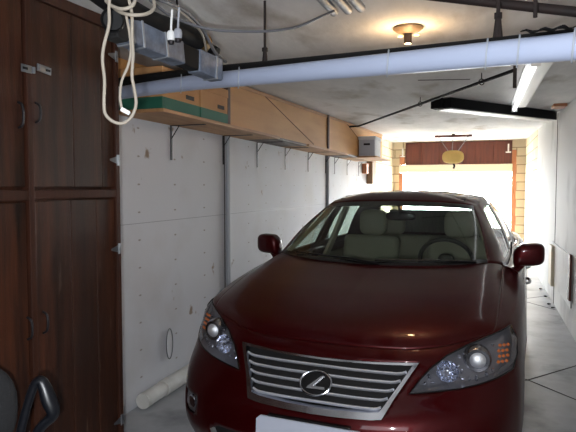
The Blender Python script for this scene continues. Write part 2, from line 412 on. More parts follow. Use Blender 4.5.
# hood: Coons patch (centre line, front edge, fender edge, rear edge)
def resample(P, n):
    P = [Vector(p) for p in P]; L = [0]
    for a, b_ in zip(P, P[1:]): L.append(L[-1]+(b_-a).length)
    out = []; j = 0
    for k in range(n+1):
        t = L[-1]*k/n
        while j < len(P)-2 and L[j+1] < t: j += 1
        f = (t-L[j])/max(1e-9, L[j+1]-L[j]); out.append(P[j].lerp(P[j+1], min(1, max(0, f))))
    return out
fr = sh[:idx[5]+1]; NU = len(fr)-1
fe = sh[idx[5]:idx[8]+1]; NV = len(fe)-1
sp_ctrl = cr([(0,.26,.752),(0,.33,.812),(0,.47,.868),(0,.68,.925),(0,.9,.975),(0,1.10,1.030)], 20)
spn = resample(sp_ctrl, NV)
rear_e = resample(gb[:gi[4]+1]+[sh[idx[8]]], NU)
hoodg = []
for i in range(NV+1):
    v = i/NV; row = []
    for j in range(NU+1):
        u = j/NU
        # the fraction follows the front edge's own spacing
        p = (1-v)*fr[j]+v*rear_e[j]+(1-u)*spn[i]+u*fe[i]-((1-u)*(1-v)*spn[0]+u*(1-v)*fr[-1]+(1-u)*v*spn[-1]+u*v*fe[-1])
        s_ = math.sin(PI*v)
        p = p+Vector((0, 0, .014*s_*math.sin(PI*u)))
        row.append(p)
    hoodg.append(row)

def mirror(bm):
    g = bmesh.ops.duplicate(bm, geom=bm.verts[:]+bm.edges[:]+bm.faces[:])
    for e in g['geom']:
        if isinstance(e, bmesh.types.BMVert): e.co.x *= -1
    bmesh.ops.remove_doubles(bm, verts=bm.verts, dist=.0008)
def inpoly(a, b_, poly):
    r = False; n = len(poly)
    for i in range(n):
        x1, y1 = poly[i]; x2, y2 = poly[(i+1) % n]
        if (y1 > b_) != (y2 > b_) and a < (x2-x1)*(b_-y1)/(y2-y1)+x1: r = not r
    return r
def nearest(a, b_, poly):
    best = None
    for i in range(len(poly)):
        x1, y1 = poly[i]; x2, y2 = poly[(i+1) % len(poly)]; dx, dy = x2-x1, y2-y1
        t = max(0, min(1, ((a-x1)*dx+(b_-y1)*dy)/(dx*dx+dy*dy+1e-12))); q = (x1+dx*t, y1+dy*t)
        d = (q[0]-a)**2+(q[1]-b_)**2
        if best is None or d < best[0]: best = (d, q)
    return best[1]
def cut(bm, poly, ax, ok=lambda c: True):
    """split the faces inside the outline from bm; returns them as a new bmesh, both borders snapped to the outline"""
    i, j = ax; k = 3-i-j
    bm.normal_update()
    fin = []
    for f in bm.faces:
        q = f.calc_center_median()
        if ok(q) and inpoly(q[i], q[j], poly): fin.append(f)
    fs = set(fin)
    for v in bm.verts:
        ins = [f for f in v.link_faces if f in fs]
        if ins and len(ins) < len(v.link_faces):
            q = nearest(v.co[i], v.co[j], poly); da = q[0]-v.co[i]; db = q[1]-v.co[j]; n = v.normal
            dc = -(n[i]*da+n[j]*db)/n[k] if abs(n[k]) > .15 else 0
            dc = max(-.03, min(.03, dc))
            v.co[i] += da; v.co[j] += db; v.co[k] += dc
    nb = bmesh.new(); mp = {}
    for f in fin:
        for v in f.verts:
            if v not in mp: mp[v] = nb.verts.new(v.co)
        nb.faces.new([mp[v] for v in f.verts])
    bmesh.ops.delete(bm, geom=fin, context='FACES')
    return nb
def finish(bm, name, material, parent, smooth=40, thick=0, mir=True, label=None, offset=None):
    """half skin (u > 0) mirrored and linked as one part"""
    if offset:
        bm.normal_update()
        for v in bm.verts: v.co += v.normal*offset
    if mir: mirror(bm)
    b = MB(); b.bm.free(); b.bm = bm
    o = b.build(name, material, parent, smooth, merge=.0006, label=label)
    if thick:
        md = o.modifiers.new('thickness', 'SOLIDIFY'); md.thickness = thick; md.offset = -1
    return o

body = MB()
body.grid(side)
# fender margins of the hood grid stay with the body, the rest is the hood
HC = NU-7
body.grid([r[HC:] for r in hoodg])
belt_a = sh[idx[8]:]                                                    # shoulder from the A-pillar back to the tail
pairs = [(8,4),(8.35,5),(9,6),(9.15,7),(10.2,8),(10.65,9),(12,10),(14,11),(15,12)]
def shp(f): i = int(f); q = idx[i] if i >= 15 else idx[i]+(f-i)*(idx[i+1]-idx[i]); k = min(int(q), NC-2); return sh[k].lerp(sh[k+1], q-k)
outer = []; inner = []
for (a, g), (a2, g2) in zip(pairs, pairs[1:]):
    n = gi[g2]-gi[g]
    for k in range(n): outer.append(shp(a+(a2-a)*k/n)); inner.append(gb[gi[g]+k])
outer.append(sh[-1]); inner.append(gb[-1])
strip = []
for t in range(7):
    f = t/6; strip.append([o_.lerp(i_, f)+Vector((0, 0, .012*math.sin(PI*f))) for o_, i_ in zip(outer, inner)])
body.grid(strip)
bmesh.ops.remove_doubles(body.bm, verts=body.bm.verts, dist=.0006)
bmesh.ops.recalc_face_normals(body.bm, faces=body.bm.faces)
hood = MB(); hood.grid([r[:HC+1] for r in hoodg])

# greenhouse: rows from base ring to roof ring, then the crown
NG = len(gb); GR = 22
green = []
for r in range(GR+1):
    t = r/GR; row = []
    for a, b_ in zip(gb, gt):
        p = a.lerp(b_, t); s_ = math.sin(PI*t)
        n = Vector((p.x*1.2, (-1 if p.y < 2.2 and p.x < .7 else (1 if p.y > 3.5 and p.x < .6 else 0))*.8, 0))
        if n.length > 1e-6: n.normalize()
        row.append(p+n*.022*s_+Vector((0, 0, .012*s_)))
    green.append(row)
def spine(p):
    v = min(3.35, max(2.12, 2.12+(p.y-1.86)*(3.35-2.12)/(3.6-1.86)))
    q = (v-2.12)/(3.35-2.12)
    return Vector((0, v, 1.462+.055*q*(1-q)-.018*q+.024))
roof = []
for r in range(13):
    t = r/12; row = []
    for p in gt:
        q = spine(p); c_ = p.lerp(q, t); c_.z = p.z+(q.z-p.z)*(1-(1-t)**2.2); row.append(c_)
    roof.append(row)

ref = MB(); ref.grid(side); ref.grid(hoodg); bmesh.ops.recalc_face_normals(ref.bm, faces=ref.bm.faces)
REF = BVHTree.FromBMesh(ref.bm); ref.bm.free()
def fv(u, z):
    """how far back the front skin lies at (u, z)"""
    r = REF.ray_cast(Vector((max(.001, abs(u)), -1, z)), Vector((0, 1, 0)))
    return r[0].y if r[0] else .6
def skin(u, z, d=0): return Vector((u, fv(u, z)+d, z))

LAMP = [(.428,.597),(.470,.655),(.505,.694),(.569,.744),(.65,.782),(.72,.808),(.79,.833),(.835,.850),(.862,.80),(.868,.73),(.852,.676),(.79,.655),(.72,.638),(.64,.623),(.54,.610)]
GRILL = [(-.02,.697),(.10,.698),(.25,.702),(.452,.712),(.42,.66),(.37,.58),(.327,.508),(.28,.502),(.12,.496),(-.02,.494)]
front = lambda q: q.y < .8 and q.x >= 0
lamp_bm = cut(body.bm, LAMP, (0, 2), front)
grill_bm = cut(body.bm, GRILL, (0, 2), front); grill_bm.free()
INTAKE = [(-.02,.335),(.50,.335),(.56,.30),(.54,.24),(.45,.20),(-.02,.20)]
in_bm = cut(body.bm, INTAKE, (0, 2), front)
FOG = [(.66,.43),(.79,.445),(.80,.36),(.77,.335),(.68,.335)]
fog_bm = cut(body.bm, FOG, (0, 2), front)
for vc in (.98, 3.75):
    circ = [(vc+.37*math.cos(2*PI*k/40), .335+.37*math.sin(2*PI*k/40)) for k in range(40)]
    x_ = cut(body.bm, circ, (1, 2), lambda q: q.x > .6); x_.free()
DOOR1 = [(1.50,.25),(2.42,.25),(2.42,.955),(1.50,.945)]
DOOR2 = [(2.43,.25),(3.28,.25),(3.42,.62),(3.46,.965),(2.43,.955)]
d1 = cut(body.bm, DOOR1, (1, 2), lambda q: q.x > .6); d2 = cut(body.bm, DOOR2, (1, 2), lambda q: q.x > .6)
TAIL = [(.50,.80),(.80,.78),(.80,.95),(.52,.93)]
tl_bm = cut(body.bm, TAIL, (0, 2), lambda q: q.y > 4.2)

# greenhouse split: glass areas by row and column
def piece(rows, c0, c1, r0, r1):
    b_ = MB(); b_.grid([r[c0:c1+1] for r in rows[r0:r1+1]]); return b_.bm
cabin = MB()
V = [[cabin.bm.verts.new(p) for p in r] for r in green]
holes = [(0, gi[3], 1, GR-1), (gi[5]-1, gi[6]-2, 3, GR-3), (gi[7]+2, gi[8]-1, 3, GR-3), (gi[10]+3, gi[12], 2, GR-1)]
for r in range(GR):
    for c_ in range(NG-1):
        if any(a <= c_ < b_ and lo <= r < hi for a, b_, lo, hi in holes): continue
        cabin.bm.faces.new((V[r][c_], V[r][c_+1], V[r+1][c_+1], V[r+1][c_]))
loose = [v for v in cabin.bm.verts if not v.link_faces]
for v in loose: cabin.bm.verts.remove(v)
cabin.grid(roof)
bmesh.ops.remove_doubles(cabin.bm, verts=cabin.bm.verts, dist=.0006)
bmesh.ops.recalc_face_normals(cabin.bm, faces=cabin.bm.faces)
SUN = [(-.02,2.22),(.36,2.22),(.38,2.26),(.38,2.74),(.36,2.78),(-.02,2.78)]
sun_bm = cut(cabin.bm, SUN, (0, 1), lambda q: q.z > 1.4)

P = M['paint']
finish(body.bm, 'body_shell', P, car, 45, .004)
finish(hood.bm, 'hood', P, car, 45, .004)
finish(cabin.bm, 'roof_and_pillars', P, car, 45, .004)
finish(sun_bm, 'sunroof', M['trim_black'], car, 45)
finish(piece(green, 0, gi[3], 1, GR-1), 'windshield', M['windshield'], car, 60)
finish(piece(green, gi[10]+3, gi[12], 2, GR-1), 'rear_window', M['glass'], car, 60)
def half_pair(make, name, material, smooth=45, label=None, parent=None, **k):
    """two separate mirrored parts, one on each side"""
    res = []
    for s in (1, -1):
        bm = make() if callable(make) else make.copy()
        if s < 0:
            for v in bm.verts: v.co.x *= -1
        res.append(finish(bm, name, material, parent or car, smooth, mir=False, label=label, **k))
    return res
doorsF = half_pair(d1, 'front_door', P, thick=.004); doorsR = half_pair(d2, 'rear_door', P, thick=.004)
for i, s in enumerate((1, -1)):
    for d_, g, dv in ((doorsF[i], (gi[5]-1, gi[6]-2), 2.22), (doorsR[i], (gi[7]+2, gi[8]-1), 3.1)):
        b_ = piece(green, g[0], g[1], 3, GR-3)
        if s < 0:
            for v in b_.verts: v.co.x *= -1
        finish(b_, 'side_window', M['glass'], d_, 60, mir=False)
        hh = MB().tube([(s*.90, dv, .80), (s*.922, dv+.03, .802), (s*.926, dv+.10, .805), (s*.922, dv+.17, .808), (s*.90, dv+.2, .81)], .011, 8)
        hh.build('door_handle', M['chrome'], d_, 40)
half_pair(tl_bm, 'tail_lamp', mat('red_tail_lens', (150, 16, 20), .15, coat=1))
# dark window surround band, B pillar cover
def band(c0, c1, r0, r1, off=.0035):
    rows_ = [[p+Vector((off, 0, off*.3)) for p in r[c0:c1+1]] for r in green[r0:r1+1]]
    b_ = MB(); b_.grid(rows_); return b_.bm
half_pair(lambda: band(gi[6]-2, gi[7]+2, 3, GR-3), 'b_pillar_cover', M['trim_black'])
half_pair(lambda: band(gi[5]-5, gi[8]+3, 0, 1, .006), 'belt_moulding', M['chrome'])
# cowl panel at the foot of the windshield
cw = MB(); cw.grid([[gb[i]+Vector((0, -.012, .004)) for i in range(gi[3]+1)], [green[1][i]+Vector((0, -.004, .004)) for i in range(gi[3]+1)]])
finish(cw.bm, 'cowl_panel', M['trim_black'], car, 40)
fz = MB(); fz.grid([[green[r][i]+Vector((0, -.002, .002)) for i in range(gi[3]+1)] for r in (GR-3, GR-2, GR-1)])
finish(fz.bm, 'windshield_top_band', M['trim_black'], car, 40)
for u0, u1 in ((.05, -.55), (.62, .02)):
    def gp(u, r):
        row = green[r]; k = min(range(gi[3]+1), key=lambda q: abs(row[q].x-abs(u))); return Vector((u, row[k].y-.012, row[k].z+.012))
    MB().tube([gp(u0, 0), gp(u0*.7+u1*.3, 1), gp(u1, 1)], .006, 6).build('wiper', M['trim_black'], car, 40)

# inner darkness: engine bay tray, floor pan, arch liners
MB().box((-.78, .62, .19), (.78, 4.35, .30), .03).build('floor_pan', M['black_hole'], car, 30)
eb = MB(); eb.grid([[Vector((u, fv(u, .62)+.07 if abs(u) < .8 else .7, z)) for u in [-.8+.1*i for i in range(17)]] for z in (.19, .35, .5, .60)])
eb.build('radiator_screen', M['black_hole'], car, 40)
for s in (1, -1):
    for vc in (.98, 3.75):
        a = MB(); rows_ = []
        for x_ in (.55, .86):
            rows_.append([Vector((s*x_, vc+.372*math.cos(t), .335+.372*math.sin(t))) for t in [-.35+(PI+.7)*k/24 for k in range(25)]])
        a.grid(rows_); a.build('arch_liner', M['black_hole'], car, 40)
# wheels
for s in (1, -1):
    for vc in (.98, 3.75):
        ax = (s, 0, 0); o_ = (s*.675, vc, .33)
        t = MB().lathe([(.215, 0), (.30, .005), (.322, .02), (.33, .05), (.33, .165), (.322, .195), (.30, .21), (.225, .213), (.215, .2), (.215, 0)], o_, ax, 48)
        t = t.build('tyre', M['rubber'], car, 30)
        r_ = MB().lathe([(.214, .02), (.218, .205), (.205, .207), (.19, .18), (.186, .03)], o_, ax, 40)
        for k in range(7):
            a_ = 2*PI*k/7
            for da in (-.09, .09):
                p0 = Vector(o_)+Vector((s*.18, .045*math.cos(a_), .045*math.sin(a_))); p1 = Vector(o_)+Vector((s*.188, .195*math.cos(a_+da), .195*math.sin(a_+da)))
                r_.obox(p0, p1, .022, .02, .004, up=(1, 0, 0))
        r_.lathe([(.0, .2), (.04, .198), (.06, .185), (.06, .12)], o_, ax, 24)
        r_.build('wheel_rim', M['steel'], t, 35)

# ---- headlamps
for s in (1, -1):
    hl = finish((lambda b_: ([setattr(v.co, 'x', v.co.x*s) for v in b_.verts], b_)[1])(lamp_bm.copy()), 'headlamp', M['lens'], car, 50, mir=False)
    # housing bowl behind the lens
    hb = MB(); hb.bm.free(); hb.bm = lamp_bm.copy()
    cen = Vector((.68, .42, .71))
    edges = [e for e in hb.bm.edges if len(e.link_faces) == 1]
    ring0 = {}
    for v in hb.bm.verts:
        ring0[v] = v.co.copy()
    front_b = {}
    for e in edges:
        for v in e.verts:
            if v not in front_b: front_b[v] = hb.bm.verts.new(v.co)
    for v in list(ring0):
        v.co = Vector((cen.x+(v.co.x-cen.x)*.94, v.co.y+.07, cen.z+(v.co.z-cen.z)*.90))
    for e in edges:
        a, c_ = e.verts; hb.bm.faces.new((a, c_, front_b[c_], front_b[a]))
    for v in hb.bm.verts: v.co.x *= s
    hb.build('lamp_housing', M['lamp_black'], hl, 50, merge=1e-6)
    rim = [Vector((s*u, fv(u, z)-.001, z)) for u, z in LAMP]
    dense = []
    for i in range(len(LAMP)):
        a, c_ = LAMP[i], LAMP[(i+1) % len(LAMP)]
        for k in range(4):
            u, z = a[0]+(c_[0]-a[0])*k/4, a[1]+(c_[1]-a[1])*k/4
            dense.append(Vector((s*u, fv(u, z)-.0005, z)))
    MB().tube(dense, .0035, 6, closed=True).build('lamp_gasket', M['trim_black'], hl, 40)
    pc = Vector((s*.703, .352, .722)); fwd = Vector((s*.18, -1, 0)).normalized()
    pr_ = MB().lathe([(.036, -.01), (.040, -.004), (.052, -.002), (.058, -.012), (.064, -.03), (.064, .0-.06)], pc, fwd, 40)
    pr_.build('projector_ring', M['chrome_dark'], hl, 40)
    MB().lathe([(0, .020), (.008, .0193), (.016, .0172), (.024, .0135), (.031, .008), (.037, .0)], pc-fwd*.006, fwd, 40).build('projector_lens', M['projector'], hl, 60)
    # faceted high beam reflector
    hc = Vector((s*.578, .275, .683)); rf = MB(); n = 18
    rr = [(.010, -.040), (.022, -.034), (.034, -.022), (.044, -.006), (.050, .008)]
    fw2 = Vector((s*.1, -1, .05)).normalized(); rows_ = []
    ax_a = fw2.cross(Vector((0, 0, 1))).normalized(); ax_b = fw2.cross(ax_a)
    for j, (r, h) in enumerate(rr):
        rows_.append([hc+fw2*(h+(.004 if (k+j) % 2 else 0))+(ax_a*math.cos(2*PI*k/n)+ax_b*math.sin(2*PI*k/n))*r for k in range(n)])
    rf.grid(rows_, closed=True); rf.build('high_beam_reflector', M['reflector'], hl)
    MB().lathe([(0, .0), (.008, -.004), (.010, -.03), (.006, -.05)], hc+fw2*.012, fw2, 16).build('high_beam_bulb', M['chrome'], hl, 40)
    # faceted chrome strips around the lamps
    random.seed(3)
    for (u, z, d_) in [(.50, .655, .012), (.52, .635, .010), (.485, .632, .009), (.64, .745, .010), (.665, .765, .008), (.62, .735, .009), (.64, .655, .012), (.67, .65, .010), (.70, .652, .012), (.74, .665, .011), (.765, .68, .010), (.62, .70, .009), (.635, .68, .010), (.55, .72, .009), (.76, .775, .008), (.53, .70, .009)]:
        p = Vector((s*u, fv(u, z)+.028, z)); a = random.random()*3
        t = bmesh.new(); bmesh.ops.create_icosphere(t, subdivisions=1, radius=d_)
        st = MB(); st._add(t, Matrix.Translation(p) @ Euler((a, a*2, a*.5)).to_matrix().to_4x4() @ Matrix.Diagonal((1.3, .6, .8, 1)))
        st.build('chrome_facet', M['reflector'], hl)
    am = MB()
    for i in range(3):
        for j in range(4):
            u = .788+i*.017+.004*(j % 2); z = .708+j*.022
            t = bmesh.new(); bmesh.ops.create_icosphere(t, subdivisions=1, radius=.0090)
            am._add(t, Matrix.Translation(Vector((s*u, fv(u, z)+.03, z))) @ Matrix.Diagonal((1, .6, 1, 1)))
    am.build('turn_signal', M['amber'], hl, label='amber turn signal facets')
    cz_ = [(.775, .655), (.86, .70), (.865, .79), (.845, .845), (.83, .845), (.845, .78), (.838, .71), (.772, .67)]
    MB().prism([Vector((s*u, fv(min(u, .855), z)+.012, z)) for u, z in cz_], (0, .008, 0)).build('lamp_bezel', M['chrome_dark'], hl)
lamp_bm.free()

# ---- grille
gp_ = MB(); OUT = [(.0,.700),(.10,.701),(.25,.705),(.456,.716),(.420,.66),(.370,.58),(.328,.503),(.28,.497),(.12,.491),(0,.489)]
INN = [(.0,.692),(.10,.693),(.25,.697),(.428,.704),(.398,.655),(.352,.585),(.314,.528),(.265,.522),(.12,.516),(0,.514)]
def loopfull(L): return [(u, z) for u, z in L]+[(-u, z) for u, z in L[::-1]]
def dens(L, k=6):
    r = []
    for i in range(len(L)):
        a, c_ = L[i], L[(i+1) % len(L)]
        for q in range(k): r.append((a[0]+(c_[0]-a[0])*q/k, a[1]+(c_[1]-a[1])*q/k))
    return r
lo, li = dens(loopfull(OUT)), dens(loopfull(INN))
def grv(u, z):  # smooth front surface through the grille
    return fv(u, z)
R0 = [Vector((u, grv(u, z)+.006, z)) for u, z in lo]; R1 = [Vector((u, grv(u, z)-.010, z)) for u, z in lo]
R2 = [Vector((u, grv(u, z)-.008, z)) for u, z in li]; R3 = [Vector((u, grv(u, z)+.035, z)) for u, z in li]
gs = MB(); gs.grid([R0, R1, R2, R3], closed=True)
grille = gs.build('grille', M['chrome'], car, 35)
for k in range(5):
    z0 = .664-k*.0335
    def hw(z): # half width of the inner opening at z
        pts = INN[3:7]
        for (u1, z1), (u2, z2) in zip(pts, pts[1:]):
            if z2 <= z <= z1: return u1+(u2-u1)*(z1-z)/(z1-z2)
        return .3
    wd = hw(z0)-.001; rows_ = []
    for a in range(8):
        an = 2*PI*a/8; rows_.append((math.cos(an), math.sin(an)))
    N = 40; G = []
    for i in range(N+1):
        u = -wd+2*wd*i/N; e = abs(u)/wd
        dz = .010*max(0, (e-.93)/.07); rec = .012+.0*e
        c0 = Vector((u, grv(u, z0)+rec, z0+dz))
        G.append([c0+Vector((0, ca*.014, sa*.0078-ca*.006)) for ca, sa in rows_])
    b_ = MB(); b_.grid(G, closed=True); b_.build('grille_slat', M['slat'], grille, 50)
gb_ = MB(); gb_.grid([[Vector((-.43+.86*i/30, grv(-.43+.86*i/30, z)+.042, z)) for i in range(31)] for z in [.48+.024*k for k in range(11)]])
gb_.build('grille_mesh', M['black_hole'], grille, 50)
# oval badge with its slanted letter
bc = Vector((0, fv(0, .60)-.006, .60)); tl = Vector((0, .60, .80)).normalized(); rt = Vector((1, 0, 0)); nb_ = rt.cross(tl).normalized()
if nb_.y > 0: nb_ = -nb_
def bp_(a, b_, d_=0): return bc+rt*a+tl*b_+nb_*d_
disc = MB(); A_, B_ = .076, .058
disc.prism([bp_(A_*math.cos(2*PI*k/48), B_*math.sin(2*PI*k/48), -.02) for k in range(48)], nb_*.024)
badge = disc.build('badge', M['trim_black'], grille, 30)
MB().tube([bp_(A_*math.cos(2*PI*k/48), B_*math.sin(2*PI*k/48), .006) for k in range(48)], .0055, 8, closed=True).build('badge_ring', M['chrome'], badge, 40)
lt = [(.022,.034),(.034,.036),(-.012,-.018),(.048,-.016),(.052,-.028),(-.040,-.030),(-.034,-.020)]
MB().prism([bp_(a, b_, .004) for a, b_ in lt], nb_*.007).build('badge_letter', M['chrome'], badge)

# lower intake and fog lamps
for v in in_bm.verts: v.co.y += .05
finish(in_bm, 'lower_intake', M['black_hole'], car, 40)
for s in (1, -1):
    b_ = fog_bm.copy()
    for v in b_.verts: v.co.x *= s; v.co.y += .012
    fgo = finish(b_, 'fog_lamp', M['chrome_dark'], car, 40, mir=False)
    MB().lathe([(0, .012), (.03, .008), (.036, -.005)], (s*.715, fv(.715, .39)+.01, .39), (s*.3, -1, 0), 24).build('fog_lens', M['reflector'], fgo, 50)
fog_bm.free()
# plate
pv = -.014
pl = MB(); pl.prism([(-.245, pv+.006, .335), (.245, pv+.006, .335), (.252, pv+.006, .345), (.252, pv+.012, .450), (.245, pv+.012, .456), (-.232, pv+.012, .456), (-.252, pv+.012, .440), (-.252, pv+.006, .345)], (0, -.012, 0))
pl.build('front_plate', M['plate'], car, label='blank white front plate')
MB().box((-.20, pv+.008, .40), (.20, .05, .464), .004).build('plate_bracket', M['trim_black'], car)

# ---- mirrors
for s in (1, -1):
    c_ = (s*.912, 1.56, 1.085)
    m_ = MB().ellipsoid(c_, (.094, .070, .072), .55, 28, 16)
    for v in m_.bm.verts:
        f = (v.co.x*s-.82)/.22; v.co.z += .012*f; v.co.y += .03*f*f
        if v.co.x*s < .87: v.co.z -= (.87-v.co.x*s)*.5
    sm = m_.build('side_mirror', P, car, 60)
    MB().tube([(s*.80, 1.50, .985), (s*.835, 1.535, .99), (s*.875, 1.55, 1.03)], lambda t: .035-.006*t, 12, flat=.7).build('mirror_stalk', P, sm, 50)
    MB().prism([Vector((s*(.912+.076*math.cos(2*PI*k/28)), 1.652+.01*math.cos(2*PI*k/28), 1.088+.046*math.sin(2*PI*k/28))) for k in range(28)], (0, .006, 0)).build('mirror_glass', M['chrome'], sm)

# ---- cabin furniture
d_ = MB(); prof = [(1.16, .70), (1.16, 1.0), (1.30, 1.005), (1.55, .985), (1.68, .94), (1.70, .84), (1.62, .70)]
d_.prism([(-.70, v, z) for v, z in prof], (1.4, 0, 0)); d_.build('dashboard', M['dash'], car, 30)
def seat(u, v, w, back_h, hr):
    s_ = MB().box((u-w/2, v-.08, .33), (u+w/2, v+.45, .56), .06, 4)
    st_ = s_.build('seat', M['seat'], car, 50)
    b_ = MB().box((-w/2, -.07, 0), (w/2, .07, back_h), .055, 4)
    bmesh.ops.transform(b_.bm, matrix=Matrix.Translation((u, v+.42, .50)) @ Matrix.Rotation(-.30, 4, 'X'), verts=b_.bm.verts)
    b_.build('seat_back', M['seat'], st_, 50)
    for hu in hr:
        h_ = MB().ellipsoid((u+hu, v+.42+.30*(back_h+.10), .50+back_h+.085), (.125, .055, .115), .55, 24, 12)
        h_.build('headrest', M['seat'], st_, 60)
        MB().tube([(u+hu-.04, v+.42+.3*(back_h-.03), .5+back_h-.04), (u+hu-.04, v+.42+.3*(back_h+.08), .5+back_h+.05)], .006, 6).build('headrest_post', M['chrome'], st_, 40)
seat(-.37, 1.98, .50, .62, (0,)); seat(.37, 1.98, .50, .62, (0,)); seat(0, 2.85, 1.25, .56, (-.38, .38))
MB().box((-.72, 3.40, .80), (.72, 4.0, .98), .03).build('parcel_shelf', M['dash'], car, 40)
for s in (1, -1):
    MB().box((s*.74-.035, 1.5, .35), (s*.74+.035, 3.4, .93), .02).build('door_lining', M['seat'], car, 40)
MB().prism([Vector((u, v, z)) for u, v, z in ((-.55, 3.93, 1.03), (.55, 3.93, 1.03), (.44, 3.58, 1.285), (-.44, 3.58, 1.285))], (0, -.012, -.004)).build('rear_sunshade', M['shade'], car)
for s in (1, -1):
    MB().obox((s*.735, 2.33, .90), (s*.545, 2.44, 1.40), .10, .03, .01, up=(1, 0, 0)).build('pillar_trim', M['seat'], car, 40)
    MB().obox((s*.70, 1.40, 1.045), (s*.525, 1.975, 1.375), .035, .02, .006, up=(1, 0, 0)).build('pillar_trim', M['seat'], car, 40)
sw = MB(); cw_ = Vector((.37, 1.80, .99)); n_ = Vector((0, -.86, -.45)).normalized(); a1 = Vector((1, 0, 0)); a2 = n_.cross(a1)
sw.tube([cw_+(a1*math.cos(2*PI*k/40)+a2*math.sin(2*PI*k/40))*.185 for k in range(40)], .015, 10, closed=True)
for a in (-.1, PI+.1, PI/2, -PI/2):
    q = math.sin(a)
    if q > .9 and (a2.z > 0): continue
    if q < -.9 and (a2.z < 0): continue
    sw.obox(cw_, cw_+(a1*math.cos(a)+a2*math.sin(a))*.18, .03, .015, .004)
sw.ellipsoid(cw_+n_*-.0, (.06, .035, .055), .8)
sw.tube([cw_, cw_+n_*.25], .03, 10)
sw.build('steering_wheel', M['dash'], car, 50)
rm = MB().ellipsoid((.0, 2.0, 1.295), (.115, .022, .034), .6, 24, 12); rm.tube([(0, 1.98, 1.31), (0, 1.92, 1.375)], .008, 8)
rm.build('rear_view_mirror', M['trim_black'], car, 50)
for s in (1, -1):
    MB().box((s*.29-.19, 1.99, 1.420), (s*.29+.19, 2.10, 1.432), .006).build('sun_visor', M['dash'], car, 40)

# ================================================================== CABINET ON THE LEFT
XC = -1.72; CB0, CB1 = .35, 2.375
cab = thing('wooden_cabinet', 'tall dark-stained wooden cabinet with plank doors filling the left side', 'cabinet', (XC, CB1, 0))
def loc(b, name, m, parent, smooth=None, label=None):
    """link a mesh given in room coordinates below a parent empty or part"""
    r = parent
    off = Vector((0, 0, 0))
    while r is not None: off += Vector(r.location); r = r.parent
    for v in b.bm.verts: v.co -= off
    return b.build(name, m, parent, smooth, label=label)
b = MB().box((XL+.006, CB0, .0), (XC-.03, CB1-.02, cz(CB0)-.02)); loc(b, 'carcass', M['wood_dark'], cab)
b = MB()
topz = 2.317
b.box((XC-.03, CB1-.03, 0), (XC+.006, CB1, 2.32), .003)
b.box((XC-.03, 1.783, 0), (XC+.006, 1.812, 2.274), .003)
b.box((XC-.03, CB0, 1.466), (XC+.004, 1.783, 1.508), .003); b.box((XC-.03, 1.812, 1.470), (XC+.004, CB1-.03, 1.508), .003)
b.prism([(XC-.03, CB0, 2.274), (XC-.03, CB1, 2.274), (XC-.03, CB1, cz(CB1)-.003), (XC-.03, CB0, cz(CB0)-.003)], (.040, 0, 0))
b.box((XC-.03, CB0, 0), (XC+.004, CB1, .09), .003)
loc(b, 'face_frame', M['wood_edge'], cab)
def plank_door(y0, y1, z0, z1, cuts):
    b_ = MB(); ys = [y0]+cuts+[y1]
    for a, c2 in zip(ys, ys[1:]): b_.box((XC-.028, a+.0028, z0), (XC-.004, c2-.0028, z1), .003)
    b_.box((XC-.030, y0+.004, z0+.004), (XC-.018, y1-.004, z1-.004))
    return loc(b_, 'door', M['wood_dark'], cab)
dUR = plank_door(1.818, 2.340, 1.520, topz-.045, [2.055, 2.25])
dUL = plank_door(1.10, 1.775, 1.520, topz-.045, [1.33, 1.56])
dLR = plank_door(1.818, 2.340, .10, 1.462, [2.03, 2.20])
dLL = plank_door(1.10, 1.775, .10, 1.458, [1.33, 1.56])
dLL2 = plank_door(.40, 1.09, .10, 1.458, [.62, .86]); dUL2 = plank_door(.40, 1.09, 1.520, topz-.045, [.62, .86])
def hinge(y, z, d_):
    b_ = MB(); x_ = XC+.0045
    b_.box((x_, y+.002, z-.026), (x_+.003, y+.02, z+.026), .001)
    b_.prism([(x_, y, z-.018), (x_, y, z+.018), (x_, y-.055, z+.004), (x_, y-.055, z-.004)], (.003, 0, 0))
    b_.tube([(x_+.003, y, z-.026), (x_+.003, y, z+.026)], .004, 8)
    loc(b_, 'hinge', M['steel'], d_, 40)
hinge(2.352, 2.155, dUR); hinge(2.352, 1.652, dUR); hinge(2.352, 1.215, dLR); hinge(2.352, .35, dLR)
def hasp(y0, y1, z, d_, tilt=0):
    b_ = MB(); x_ = XC+.006
    b_.obox((x_, y0, z), (x_, y1, z-tilt), .034*.0+.030, .004, .001, up=(1, 0, 0))
    ym = y0+(y1-y0)*.72; zm = z-tilt*.72
    b_.tube([(x_+.004, y0+.006, z-.012), (x_+.004, y0+.006, z+.012)], .006, 8)
    h_ = loc(b_, 'hasp', M['steel'], d_, 40)
    loc(MB().obox((x_+.0035, ym-.010, zm), (x_+.0035, ym+.014, zm), .009, .003, 0, up=(1, 0, 0)), 'hasp_slot', M['black_hole'], h_)
hasp(1.838, 1.915, 2.003, dUR, .006); hasp(1.81, 1.755, 1.985, dUL)
def pull(y, z, d_, L=.09, m='iron'):
    x_ = XC-.004
    b_ = MB().tube(cr([(x_, y, z-L/2), (x_+.02, y, z-L/2+.012), (x_+.026, y, z), (x_+.02, y, z+L/2-.012), (x_, y, z+L/2)], 5), .005, 8)
    loc(b_, 'pull_handle', M[m], d_, 50)
pull(1.85, .96, dLR); pull(1.765, .955, dLL); pull(1.745, 1.80, dUL, .10); pull(1.835, 1.82, dUR, .08)

